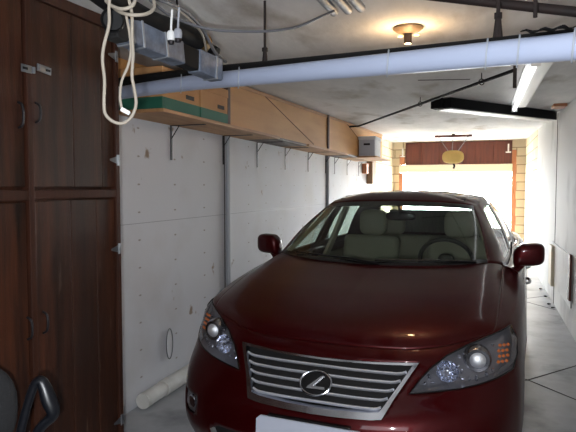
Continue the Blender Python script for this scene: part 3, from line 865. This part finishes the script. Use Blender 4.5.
# ================================================================== LEFT WALL: SHELF, BOXES, PARTITION
ZS = 1.985
XF = -1.90
def shelf(y0, y1, m, label, t=.022, xf=XF):
    b_ = MB().box((XL+.002, y0, ZS), (xf, y1, ZS+t), .002)
    return tag(b_.build('shelf_board', m), label, 'shelf')
shelf(3.06, 5.15, M['shelf'], 'raw wood shelf board under the cardboard file boxes', xf=-1.885)
shelf(5.155, 6.15, M['shelf_dark'], 'dark brown edged shelf board beyond the file boxes', xf=-1.93)
shelf(6.155, 8.10, M['shelf'], 'pale wood shelf board under the middle of the plywood front', xf=-1.90)
shelf(8.105, 8.78, M['shelf_dark'], 'short dark edged shelf board before the white carton', xf=-1.92)
shelf(8.785, 10.15, M['shelf'], 'pale far shelf board carrying the white carton', xf=-1.62)
def bracket(y, label, px=None):
    e = thing('shelf_bracket', label, 'bracket', (XL+.001, y, ZS-.001), 0, 'iron brackets under the wall shelf')
    MB().box((0, -.012, -.26), (.005, .012, 0), .001).build('wall_arm', M['iron'], e)
    MB().box((0, -.012, -.005), (.29, .012, 0), .001).build('shelf_arm', M['iron'], e)
    MB().tube([(.004, 0, -.10), (.07, 0, -.006)], .004, 6).build('brace', M['iron'], e, 40)
# where the brackets meet the wall, near to far
bl = ['nearest iron shelf bracket, under the file boxes', 'iron bracket just left of the first grey wall conduit',
      'iron bracket just right of the first grey wall conduit', 'iron bracket fourth from the cabinet, under dark shelf edge', 'iron bracket fifth from the cabinet, under pale shelf board',
      'iron bracket right beside the second grey wall conduit', 'first iron bracket beyond the second conduit', 'second iron bracket beyond the second conduit', 'farthest iron bracket, under the white carton']
for px, l_ in zip((171, 223, 257, 285, 308, 325.5, 334.5, 347, 358.5), bl):
    bracket(at(px, 150, x=XL).y, l_)
# file boxes
def filebox(y0, y1, label, x0=-2.235, x1=-1.905):
    z0 = ZS+.023; z1 = z0+.255
    e = thing('file_box', label, 'box', ((x0+x1)/2, (y0+y1)/2, z0), 0, 'cardboard file boxes on the shelf')
    hx, hy = (x1-x0)/2, (y1-y0)/2
    MB().box((-hx, -hy, 0), (hx, hy, .255), .004).build('carton', M['card'], e)
    g = MB()
    g.box((hx-.001, -hy-.001, 0), (hx+.0015, hy+.001, .075)); g.box((-hx, -hy-.0015, 0), (hx, -hy+.001, .075))
    g.build('green_band', M['green'], e)
    MB().box((hx-.001, -.055+hy*.45, .10), (hx+.003, .055+hy*.45, .128), .001).build('hand_hole', M['black_hole'], e)
    MB().box((-.06, -hy-.003, .10), (.06, -hy+.001, .128), .001).build('hand_hole', M['black_hole'], e)
    l_ = MB().box((-hx-.004, -hy-.005, .20), (hx+.004, hy+.005, .262), .003); l_.build('box_lid', M['card'], e)
filebox(3.08, 3.56, 'near tan file box with green bottom, beside the cable')
filebox(3.585, 4.02, 'second tan file box with green bottom, against the dark post')
# dark posts and plywood front panels
def post(y, z1, label):
    b_ = MB().box((-1.97, y-.025, ZS+.023), (-1.915, y+.025, z1), .003)
    tag(b_.build('wooden_post', M['shelf_dark']), label, 'post')
post(4.07, cz(4.07)-.01, 'dark wooden post between file boxes and plywood')
post(7.06, cz(7)-.01, 'dark wooden post midway along the plywood front')
for y0, y1, lb in ((4.10, 7.03, 'tan plywood panel closing the shelf beside the file boxes'), (7.09, 11.1, 'far tan plywood panel behind the white carton')):
    b_ = MB().prism([(-1.95, y0, ZS+.023), (-1.95, y1, ZS+.023), (-1.95, y1, cz(y1)-.012), (-1.95, y0, cz(y0)-.012)], (.014, 0, 0))
    o = tag(b_.build('plywood_panel', M['ply']), lb, 'panel')
    s_ = MB(); s_.obox((-1.935, y0, cz(y0)-.03), (-1.935, y1, cz(y1)-.03), .012, .03); s_.build('top_batten', M['shelf'], o)
    s_ = MB(); ya = y0+.25*(y1-y0); yb = y0+.8*(y1-y0)
    s_.tube([(-1.934, ya, cz(ya)-.03), (-1.934, yb, ZS+.04)], .004, 6); s_.build('diagonal_wire', M['ply_line'], o)
b_ = MB().box((-2.25, 11.15, ZS-.4), (-2.13, 11.5, cz(11.3)-.01), .004); tag(b_.build('wooden_post', M['post_brown']), 'brown post where the plywood ends at the block wall', 'post')
b_ = MB().prism([(XL+.003, 2.6, 2.26), (XL+.003, 4.03, 2.26), (XL+.003, 4.03, cz(4.03)-.004), (XL+.003, 2.6, cz(2.6)-.004)], (.018, 0, 0))
tag(b_.build('plywood_panel', M['ply']), 'tan board on the wall above the cardboard file boxes', 'panel')
# storage carton at the far end
bx = thing('storage_carton', 'white and grey lidded carton on the far end of the shelf', 'box', (-1.785, 9.1, ZS+.023))
MB().box((-.13, -.24, 0), (.13, .24, .30), .006).build('carton_body', M['white_box'], bx)
MB().box((-.14, -.25, .26), (.14, .25, .31), .006).build('carton_lid', M['white_box'], bx)
MB().box((-.12, -.252, .01), (.12, -.238, .255)).build('grey_face', M['grey_box'], bx)  # front panel coloured greyer than the white carton body
MB().box((-.05, -.258, .17), (.05, -.248, .20)).build('hand_hole', M['black_hole'], bx)
b_ = MB().box((-2.25, 10.7, 1.78), (-2.16, 10.9, 1.97), .004); tag(b_.build('junction_box', M['wood_jamb']), 'small orange-brown block under the far shelf end', 'block')
# conduits down the wall
for px, lb in ((228.5, 'grey conduit running down the wall below the plywood start'), (328, 'grey conduit running down the wall behind the car')):
    y = at(px, 200, x=XL+.02).y
    tag(MB().tube([(XL+.018, y, .0), (XL+.018, y, ZS-.003)], .019, 12).build('wall_conduit', M['grey_conduit'], smooth=40), lb, 'pipe', 'grey conduits on the left wall')
    tag(MB().box((XL+.0005, y-.052, 0.0), (XL+.003, y-.036, ZS-.003)).build('wall_seam_strip', M['dirt']), lb.replace('grey conduit running', 'thin dark seam beside the conduit'), 'seam')
    
struct(MB().box((XL+.0003, 2.4, 1.268), (XL+.0015, 11.5, 1.272)).build('trim_8', M['label_grey']))
# white lagged pipe along the foot of the wall
bm_ = MB().tube([(XL+.070, 3.24, .060), (XL+.066, 3.50, .060)], .053, 20)
bm_.tube([(XL+.066, 3.50, .060), (XL+.066, 8.5, .060)], .058, 20)
ob = bm_.build('lagged_pipe', M['old_foam'], smooth=40)
tag(ob, 'white wrapped pipe lying along the foot of the left wall', 'pipe')
# loop on the wall
lc = Vector((XL+.012, 3.69, .335))
e = thing('wire_loop', 'grey oval loop hanging low on the white wall', 'loop', lc)
MB().tube([(0, .045*math.cos(2*PI*k/36), .115*math.sin(2*PI*k/36)) for k in range(36)], .004, 8, closed=True).build('loop_ring', M['cable_grey'], e, 50)
MB().prism([(-.01, .034*math.cos(2*PI*k/30), .095*math.sin(2*PI*k/30)) for k in range(30)], (.008, 0, 0)).build('loop_plate', M['white_box'], e)

# ================================================================== RIGHT WALL
e = thing('wall_hatch', 'small white hatch standing ajar on the right wall', 'hatch', (XR-.001, 7.4, .5))
MB().box((-.012, -.95, -.24), (-.0, .9, .30), .003).build('hatch_panel', M['wall_white_right'], e)
MB().box((-.05, .55, -.26), (-.005, .86, .26), .006).build('hatch_edge', M['beam_cream'], e)
MB().box((-.03, -.97, -.16), (-.005, -.86, .32), .004).build('hatch_stile', M['wood_far'], e)
y = at(556, 200, x=XR).y
tag(MB().box((XR-.004, y-.022, .0), (XR-.0005, y+.022, cz(y)-.01)).build('wall_seam_strip', M['dirt']), 'grey vertical seam on the right wall above the hatch', 'seam')
for i, (x_, y_) in enumerate([(.80, 8.5), (.815, 7.72), (.79, 9.1), (.79, 7.95)]):
    t = bmesh.new(); bmesh.ops.create_icosphere(t, subdivisions=2, radius=.03)
    for v in t.verts: v.co *= 1+.35*noise.noise(v.co*40+Vector((i*3, 0, 0)))
    b_ = MB(); b_._add(t, Matrix.Translation((x_, y_, .012)) @ Matrix.Diagonal((.8, .7, .35, 1)))
    tag(b_.build('debris_clump', M['dirt'], smooth=60), 'dark clump of dirt on the floor along the right wall', 'debris', 'dirt clumps by the right wall')

# ================================================================== CEILING FITTINGS
# big pale drain pipe crossing the room, black pipe behind it
PA = at(183, 83.5, D=2.79); PB = at(525, 51, D=1.565)
def on(t): return PA+(PB-PA)*t
tW = (XL+.03-PA.x)/(PB.x-PA.x); tE = (XR-.02-PA.x)/(PB.x-PA.x)
NP = 24
def sag(t):
    p = on(t); u = (t-tW)/(tE-tW); p.z -= .03*max(0, (.32-u)/.32)**1.5; return p
wp_ = MB().tube([sag(tW+(tE-tW)*k/NP) for k in range(NP+1)], .036, 24)
pipe = tag(wp_.build('drain_pipe', M['pipe_white'], smooth=50), 'long pale plastic pipe crossing under the ceiling with clear ties', 'pipe')
dirp = (PB-PA).normalized(); sidep = Vector((-dirp.y, dirp.x, 0)).normalized()
if sidep.y < 0: sidep = -sidep
def pt_at(px):
    return min((sag(tW+(tE-tW)*k/400) for k in range(401)), key=lambda p: abs(_px(p)-px))
def _px(p):
    X = p.x*cy_+p.y*sy_; Y = -p.x*sy_+p.y*cy_; Z = p.z-H; D = Y*cp_-Z*sp_; return 288+F*X/D
for px in (181, 239, 388, 486, 519, 572):
    c_ = pt_at(px); pts = []
    skew = Vector((c_.x, c_.y, 0)).normalized(); skew = skew/skew.dot(sidep)
    upv = dirp.cross(sidep).normalized(); upv = upv if upv.z > 0 else -upv
    for k in range(24):
        a = 2*PI*k/24; pts.append(c_+skew*.041*math.cos(a)+upv*(.041*math.sin(a)+(.004 if math.sin(a) > .9 else 0)))
    MB().tube(pts, .0028, 6, closed=True).build('pipe_tie', M['tie'], pipe, 50)
bk = MB().tube([sag(tW+(tE-tW)*k/NP)+sidep*.085+Vector((0, 0, .028+.055*(1-k/NP)**2)) for k in range(0, NP)], .034, 20)
bpipe = tag(bk.build('black_pipe', M['pipe_black'], smooth=50), 'black plastic pipe running behind the long pale pipe', 'pipe')
# hanger rods
def rod(px, py0, lb, clevis=True, r=.006):
    p = min((sag(tW+(tE-tW)*k/400)+sidep*.085+Vector((0, 0, .06)) for k in range(401)), key=lambda q: abs(_px(q)-px))
    e_ = thing('pipe_hanger', lb, 'hanger', p)
    zt = cz(p.y)-p.z-.001
    MB().tube([(0, 0, .05), (0, 0, zt)], r, 8).build('hanger_rod', M['rust'], e_, 40)
    if clevis:
        b_ = MB(); b_.tube([(0, 0, -.01), (0, 0, .07)], lambda t: .016-.008*t, 8); b_.lathe([(0, .06), (.013, .062), (.013, .078), (0, .08)], (0, 0, 0), (0, 0, 1), 6)
        b_.build('hanger_clevis', M['rust'], e_, 40)
rod(265, 0, 'rusty threaded hanger rod left of the lit bulb'); rod(497, 5, 'rusty hanger rod with clamp right of the lit bulb')
rod(535, 8, 'plain hanger rod at the far right of the pale pipe', False)
# steel beam pipe upper right
a = at(440, -3, D=2.0); b2 = at(576, 12, D=1.75); d_ = (b2-a)
tag(MB().tube([a-d_*.5, b2+d_*.25], .016, 12).build('iron_pipe', M['rust'], smooth=50), 'dark rusty pipe near the ceiling at top right', 'pipe')
# plastic sheet on the pipe
sh_ = MB(); rows_ = []
for i in range(9):
    p = pt_at(526+i*5); rows_.append([p+sidep*(j*.016-.03)+Vector((0, 0, .048+.005*math.sin(i*1.7+j)+.003*j)) for j in range(8)])
sh_.grid(rows_)
o = sh_.build('plastic_sheet', M['pipe_black'], smooth=60); md = o.modifiers.new('thickness', 'SOLIDIFY'); md.thickness = .002
tag(o, 'crumpled dark plastic sheet on top of the pale pipe', 'sheet')
# cut conduit ends at the top centre
for i, (px, py) in enumerate(((334, 12), (348, 10), (361, 8))):
    p = at(px, py, ceil=-.02); p.z = cz(p.y)-.02
    q = at(px-34, py-38, ceil=-.02); q.z = cz(q.y)-.02
    t = MB().tube([p, q], .021, 14)
    tag(t.build('conduit_pipe', M['conduit'], smooth=50), ['left', 'middle', 'right'][i]+'most of three short metal conduits on the ceiling' if i != 1 else 'middle of three short metal conduits on the ceiling', 'conduit', 'metal conduits on the ceiling')
# cable from the duct to the conduits
P0 = [(150, 0, 1.9), (168, 14, 2.0), (190, 24, 2.1), (215, 30, 2.15), (245, 31.5, 2.2), (270, 31, 2.25), (297, 27, 2.35), (320, 17, 2.42), (334, 11, 2.48)]
tag(MB().tube(cr([at(x_, y_, D=d2) for x_, y_, d2 in P0], 5), .0055, 8).build('grey_cable', M['cable_grey'], smooth=50), 'thin grey cable curving under the ceiling to the conduits', 'cable')

# black pipe and foil duct in the upper left corner
D0 = [(84, -22, 1.55), (118, 4, 1.75), (150, 22, 2.0), (182, 33, 2.25), (204, 43, 2.45)]
pts = cr([at(*q[:2], D=q[2]) for q in D0], 5)
bp2 = tag(MB().tube(pts, .040, 20).build('black_waste_pipe', M['pipe_black'], smooth=50), 'thick black pipe above the foil duct, top left', 'pipe')
q0 = at(196, 37, D=2.42); q1 = at(204, 43, D=2.46)
dq = (pts[-1]-pts[-6]).normalized()
MB().tube([pts[-2]-dq*.02, pts[-2]+dq*.025], .044, 20).build('pipe_clamp', M['brass'], bp2, 40)
MB().tube([pts[-1]-dq*.01, pts[-1]+dq*.06+Vector((0, 0, -.02)), at(216, 54, D=2.50)], .030, 16).build('pipe_elbow', M['pipe_black'], bp2, 50)
du = thing('foil_duct', 'grey foil-taped square duct slanting down from the cabinet top', 'duct', at(150, 40, D=1.95))
def dloc(b_, n_, m_, sm=None):
    for v in b_.bm.verts: v.co -= Vector(du.location)
    return b_.build(n_, m_, du, sm)
d0 = at(122, 30, D=1.80); d1_ = at(178, 54, D=2.12); d2_ = at(217, 71, D=2.34)
dup = Vector((-.10, -.55, 1)).normalized()
dd = (d2_-d1_).normalized(); dx = (d1_-d0).normalized()
dloc(MB().obox(d0, d1_, .060, .086, .006, up=dup), 'duct_section', M['duct'])
dloc(MB().obox(d1_+dd*.095, d2_, .062, .090, .006, up=dup), 'duct_end', M['duct'])
dloc(MB().obox(d1_-dx*.01, d1_+dd*.10, .050, .080, .006, up=dup), 'duct_joint', M['pipe_black'])
for f in (.03, .20, .62): dloc(MB().obox(d0+(d1_-d0)*f, d0+(d1_-d0)*f+dx*.012, .066, .091, .003, up=dup), 'duct_tape', M['foil_edge'])
dloc(MB().obox(d1_+dd*.20, d1_+dd*.212, .068, .095, .003, up=dup), 'duct_tape', M['foil_edge'])
dloc(MB().obox(d0-dx*.06, d0, .050, .085, .006, up=dup), 'duct_mouth', M['black_hole'])
# round dark pipe end beside the duct
ed = at(113, 20, D=1.68)
eb_ = MB().lathe([(.03, .01), (.036, .0), (.036, -.16), (.025, -.16)], ed, ray(113, 20).normalized()*-1, 24); eb_.lathe([(0, -.004), (.028, -.004)], ed, ray(113, 20).normalized()*-1, 24)
tag(eb_.build('pipe_stub', M['pipe_black'], smooth=40), 'open round pipe end beside the cabinet top', 'pipe')
# ceiling clutter of dark strapping above the duct
for i, (L, r, m_, lb) in enumerate([
    ([(95, -8, 1.6), (128, -6, 1.75), (160, 0, 1.9), (186, 12, 2.1), (203, 30, 2.3), (215, 52, 2.45), (226, 62, 2.55)], .007, 'cable_grey', 'grey cable looping over the black waste pipe'),
    ([(140, -10, 1.85), (172, 6, 2.0), (192, 22, 2.15), (203, 36, 2.3), (207, 56, 2.45)], .005, 'cable_white', 'thin cream wire down to the brass clamp'),
    ([(176, -4, 2.0), (178, 10, 2.05), (177, 22, 2.1)], .004, 'iron', 'short dark wire hanging from the ceiling hook')]):
    tag(MB().tube(cr([at(x_, y_, D=q) for x_, y_, q in L], 5), r, 8).build('overhead_cable', M[m_], smooth=50), lb, 'cable')
# white plugs
for px, py, m_, lb in ((171, 36, 'white_metal', 'white plug hanging beside the black waste pipe'), (178, 34, 'label_grey', 'grey plug hanging beside the white plug')):
    p = at(px, py, D=1.98); e_ = thing('hanging_plug', lb, 'plug', p)
    MB().ellipsoid((0, 0, 0), (.014, .012, .020), .7, 16, 10).build('plug_body', M[m_], e_, 60)
    MB().tube([(0, 0, .015), (.002, 0, .05), (.006, 0, .09)], .004, 6).build('plug_cord', M[m_], e_, 50)
    MB().lathe([(0, -.028), (.010, -.028), (.012, -.016)], (0, 0, 0), (0, 0, 1), 12).build('plug_pins', M['iron'], e_, 50)
# long white cable loops hanging at the left
def wl(L, r, lb, m_='cable_white'):
    return tag(MB().tube(cr([at(x_, y_, D=q) for x_, y_, q in L], 6), r, 10).build('power_cable', M[m_], smooth=60), lb, 'cable')
cord = wl([(110, -6, 1.50), (109, 8, 1.5), (109, 25, 1.5), (104, 45, 1.5), (102.5, 60, 1.5), (104.5, 80, 1.5), (104, 105, 1.5), (106, 115, 1.51), (114, 122, 1.52), (124, 123, 1.53), (132, 116, 1.54), (136, 104, 1.54), (134.5, 90, 1.54), (132, 76, 1.54), (133, 55, 1.54), (132, 35, 1.54), (132, 15, 1.54), (129, 0, 1.54), (126, -8, 1.54)], .0044, 'thick cream cord hanging in the longest loop by the cabinet')
wl([(126, 15, 1.56), (129, 30, 1.56), (131, 50, 1.56), (128, 66, 1.56), (122, 80, 1.56), (120, 96, 1.56), (121.5, 108, 1.56)], .0038, 'cream cord ending in a plug, inside the longest loop')
p = at(124.5, 111.5, D=1.555); e_ = thing('cord_plug', 'small white plug at the bottom of the hanging cord', 'plug', p)
MB().obox((-.008, -.005, .007), (.013, .006, -.006), .013, .012, .003).build('plug_body', M['white_metal'], e_)
wl([(106, 1, 1.52), (112, 6, 1.5), (122, 9, 1.48), (132, 6, 1.48), (137, -4, 1.5)], .0048, 'upper short swag of cream cord between the hanging cords')
wl([(112, 6, 1.56), (120, 12, 1.52), (132, 15, 1.50), (146, 14, 1.52), (154, 8, 1.56), (153, -4, 1.6)], .0048, 'lower wide swag of cream cord across the duct')

# thin black sprinkler line with hangers
L = [at(347, 127, x=-2.05), ]
z_ = lambda y: cz(y)-.07
A = Vector((-2.05, 8.45, z_(8.45))); B = Vector((-1.80, 8.35, z_(8.35))); 
B = at(359, 126, ceil=-.07); A = at(346, 127, ceil=-.07); C_ = at(515, 70, ceil=-.07)
sl = thing('black_ceiling_line', 'thin black pipe slanting across the ceiling on ring hangers', 'pipe', B)
def sloc(b_, n_, m_, sm=40):
    for v in b_.bm.verts: v.co -= Vector(sl.location)
    return b_.build(n_, m_, sl, sm)
sloc(MB().tube([A, B+(A-B)*.05, B+(C_-B)*.02, C_], .012, 10), 'pipe_run', M['pipe_black'])
for px, py in ((414, 104), (478, 82)):
    p = at(px, py, ceil=-.07); t = max(0, min(1, (p-B).dot(C_-B)/(C_-B).length_squared)); p = B+(C_-B)*t
    b_ = MB().tube([p+Vector((.0, 0, .0))+Vector((math.cos(a)*.02, 0, math.sin(a)*.022)) for a in [2*PI*k/16 for k in range(16)]], .004, 6, closed=True)
    b_.tube([p+Vector((0, 0, .02)), Vector((p.x, p.y, cz(p.y)-.001))], .004, 6); sloc(b_, 'ring_hanger', M['rust'])
e_ = thing('rusty_bracket', 'rusty hanging bracket left of the fluorescent tube', 'bracket', (C_.x, C_.y, cz(C_.y)))
MB().box((-.012, -.01, -.19), (.012, .01, -.001), .003).build('bracket_strap', M['rust'], e_)
MB().box((-.03, -.015, -.04), (.02, .015, -.001), .004).build('bracket_foot', M['rust'], e_)

# lit bulb
bp0 = at(408, 27, ceil=0); bp0.z = cz(bp0.y)-.001
lamp = thing('ceiling_bulb', 'lit warm bulb in a round holder on the ceiling', 'lamp', bp0)
MB().lathe([(.0, 0), (.075, 0), (.078, -.008), (.06, -.022), (.03, -.03), (.026, -.035)], (0, 0, 0), (0, 0, 1), 32).build('lamp_holder', M['porcelain'], lamp, 40)
MB().lathe([(.0, -.0325), (.019, -.033), (.021, -.05), (.019, -.085), (.0, -.087)], (0, 0, 0), (0, 0, 1), 24).build('bulb_socket', M['socket'], lamp, 40)
for a in (0, PI):
    MB().ellipsoid((.042*math.cos(a), .02, -.038), (.016, .010, .006), 1, 16, 8).build('bulb_glow', M['bulb'], lamp, 60)
pl_ = bpy.data.lights.new('bulb_light', 'POINT'); pl_.energy = 7; pl_.color = (1, .66, .34); pl_.shadow_soft_size = .03
lo_ = bpy.data.objects.new('bulb_light', pl_); COL.objects.link(lo_); lo_.location = bp0+Vector((0, 0, -.10))

# fluorescent fitting
fx = thing('fluorescent_light', 'lit fluorescent tube fitting running along the ceiling', 'lamp', (.30, 5.4, cz(5.4)-.001))
sl_ = .026
def slope(b_):
    for v in b_.bm.verts: v.co.z += v.co.y*sl_
    return b_
slope(MB().box((.0, -1.5, -.045), (.10, 1.42, 0), .005)).build('fixture_body', M['white_metal'], fx)
slope(MB().box((-.055, -1.5, -.01), (.0, 1.42, 0), .003)).build('reflector_wing', M['white_metal'], fx)
slope(MB().tube([(-.02, -1.45, -.065), (-.02, 0, -.065), (-.02, 1.40, -.065)], .019, 16)).build('lamp_tube', M['tube'], fx, 50)
for y_ in (-1.47, 1.41): slope(MB().box((-.045, y_-.012, -.09), (.012, y_+.012, -.01), .004)).build('tube_holder', M['white_metal'], fx)

# black duct hung diagonally under the ceiling
ka = at(444, 98, ceil=0); kb = Vector((XR-.10, 7.95, 0)); k0 = at(433, 99, ceil=0)
def kz(p, dz): return Vector((p.x, p.y, cz(p.y)+dz))
bd = thing('black_box_duct', 'long black box duct slanting across the ceiling to the right wall', 'duct', kz(ka, -.06))
def kloc(b_, n_, m_):
    for v in b_.bm.verts: v.co -= Vector(bd.location)
    return b_.build(n_, m_, bd)
kloc(MB().obox(kz(ka, -.055), kz(kb, -.055), .17, .105, .004), 'duct_run', M['duct_black'])
kloc(MB().obox(kz(k0, -.055), kz(ka, -.055), .12, .105, .004), 'duct_elbow', M['duct_black'])
kloc(MB().obox(kz(ka, -.114), kz(kb, -.114), .15, .012, .002), 'lit_underside', M['white_metal'])  # white slab paints the light falling on the black duct's bottom
e_ = at(536, 104, ceil=0)
tag(MB().box((XR-.16, 7.0, cz(7)-.03), (XR-.02, 7.25, cz(7)+.0), .004).build('timber_block', M['wood_jamb']), 'small reddish timber block at the ceiling edge by the right wall', 'block')
# a seam line on the ceiling
struct(MB().obox(kz(at(418, 80, ceil=0), -.002), kz(at(470, 79, ceil=0), -.002), .02, .004).build('trim_7', M['dirt']))

# door opener at the far end
op = thing('door_opener_cover', 'yellowed oval motor cover hung on straps before the door', 'motor', at(453, 157, D=10.7))
zc = cz(op.location.y)-op.location.z
MB().ellipsoid((0, 0, 0), (.20, .09, .125), .75, 28, 14).build('cover_shell', M['yellow'], op, 60)
MB().box((-.34, -.04, zc-.10), (.34, .04, zc-.06), .004).build('cross_bar', M['wood_far'], op)
MB().tube([(0, 0, zc-.06), (0, 0, zc-.035)], .03, 10).build('bar_hook', M['iron'], op, 40)
for x_ in (-.30, .30): MB().obox((x_, 0, zc-.05), (x_*.22, 0, .08), .03, .012).build('strap', M['steel'], op)
MB().obox((0, 0, zc-.05), (-.02, 0, .1), .03, .012).build('strap', M['steel'], op)
b_ = MB().tube([(.0, 0, -.10), (.03, 0, -.17), (.01, 0, -.22)], .02, 10); b_.build('release_hook', M['iron'], op, 40)

# raised door edge / track hardware
for x_, lb in ((OX0+.03, 'pale pipe bracket left of the door opening'), (OX1-.12, 'pale metal bracket right of the dark header boards')):
    z0 = 2.30 if x_ < 0 else 2.36
    e2 = thing('door_bracket', lb, 'bracket', (x_, YB-.12, z0))
    MB().tube([(0, 0, 0), (0, -.02, .18)], .018, 10).build('bracket_stem', M['white_metal'], e2, 40)
    MB().box((-.06, -.03, -.03), (.06, .03, .0), .004).build('bracket_plate', M['white_metal'], e2)

# ================================================================== OUTSIDE
for i, (x_, y_, r_) in enumerate(((.15, 22, .75),)):
    b_ = MB()
    for k in range(150):
        a = Vector((random.gauss(0, .4), random.gauss(0, .35), abs(random.gauss(0, .45))))*r_
        t = bmesh.new(); bmesh.ops.create_icosphere(t, subdivisions=1, radius=.10)
        b_._add(t, Matrix.Translation((a.x, a.y, a.z+.15)) @ Euler((k, k*2, k*3)).to_matrix().to_4x4() @ Matrix.Diagonal((1, .25, .6, 1)))
    o = b_.build('shrub', M['leaf']); o.location = (x_, y_, -.05)
    tag(o, 'washed-out shrub outside beyond the open door', 'shrub')

# ================================================================== DRAFTING CHAIR, lower left
ch = thing('office_chair', 'tall black office chair with looped armrest in front of the dark cabinet', 'chair', (-1.376, 1.14, 0), -.698)
for k in range(5):
    a = 2*PI*k/5+.3; q = Vector((math.cos(a)*.26, math.sin(a)*.26, .075))
    MB().obox((math.cos(a)*.03, math.sin(a)*.03, .11), q, .04, .03, .006).build('base_leg', M['office'], ch)
    MB().lathe([(0, -.02), (.022, -.02), (.028, -.012), (.028, .012), (.022, .02), (0, .02)], (q.x, q.y, .029), (math.sin(a), -math.cos(a), 0), 20).build('caster', M['rubber'], ch, 40)
MB().lathe([(.0, .07), (.035, .07), (.035, .13), (.025, .14), (.025, .60), (0, .60)], (0, 0, 0), (0, 0, 1), 20).build('column', M['office'], ch, 40)
MB().box((-.20, -.21, .59), (.22, .21, .66), .03, 4).build('seat', M['office_fabric'], ch, 50)
MB().ellipsoid((-.25, -.02, .80), (.04, .20, .17), .8, 28, 16).build('backrest', M['office_fabric'], ch, 60)
MB().obox((-.18, -.02, .60), (-.285, -.02, .74), .06, .02, .005, up=(1, 0, 0)).build('back_bar', M['office'], ch)
CI = (Matrix.Translation((-1.376, 1.14, 0)) @ Matrix.Rotation(-.698, 4, 'Z')).inverted()
arm = [CI @ at(px, py, D=1.70) for px, py in ((16, 455), (22, 425), (29, 400), (35, 384), (41, 381), (45, 388), (49, 400), (53, 411), (51, 418), (44, 424), (37, 434), (30, 460))]
for s in (1, -1):
    pts = [Vector((p.x, p.y*s-(.0 if s > 0 else .04), p.z)) for p in arm]
    pts = cr(pts, 5); n_ = len(pts)
    MB().tube(pts, lambda t: .013+.006*math.exp(-((t-.55)/.12)**2), 12, flat=1.25).build('armrest', M['office'], ch, 60)
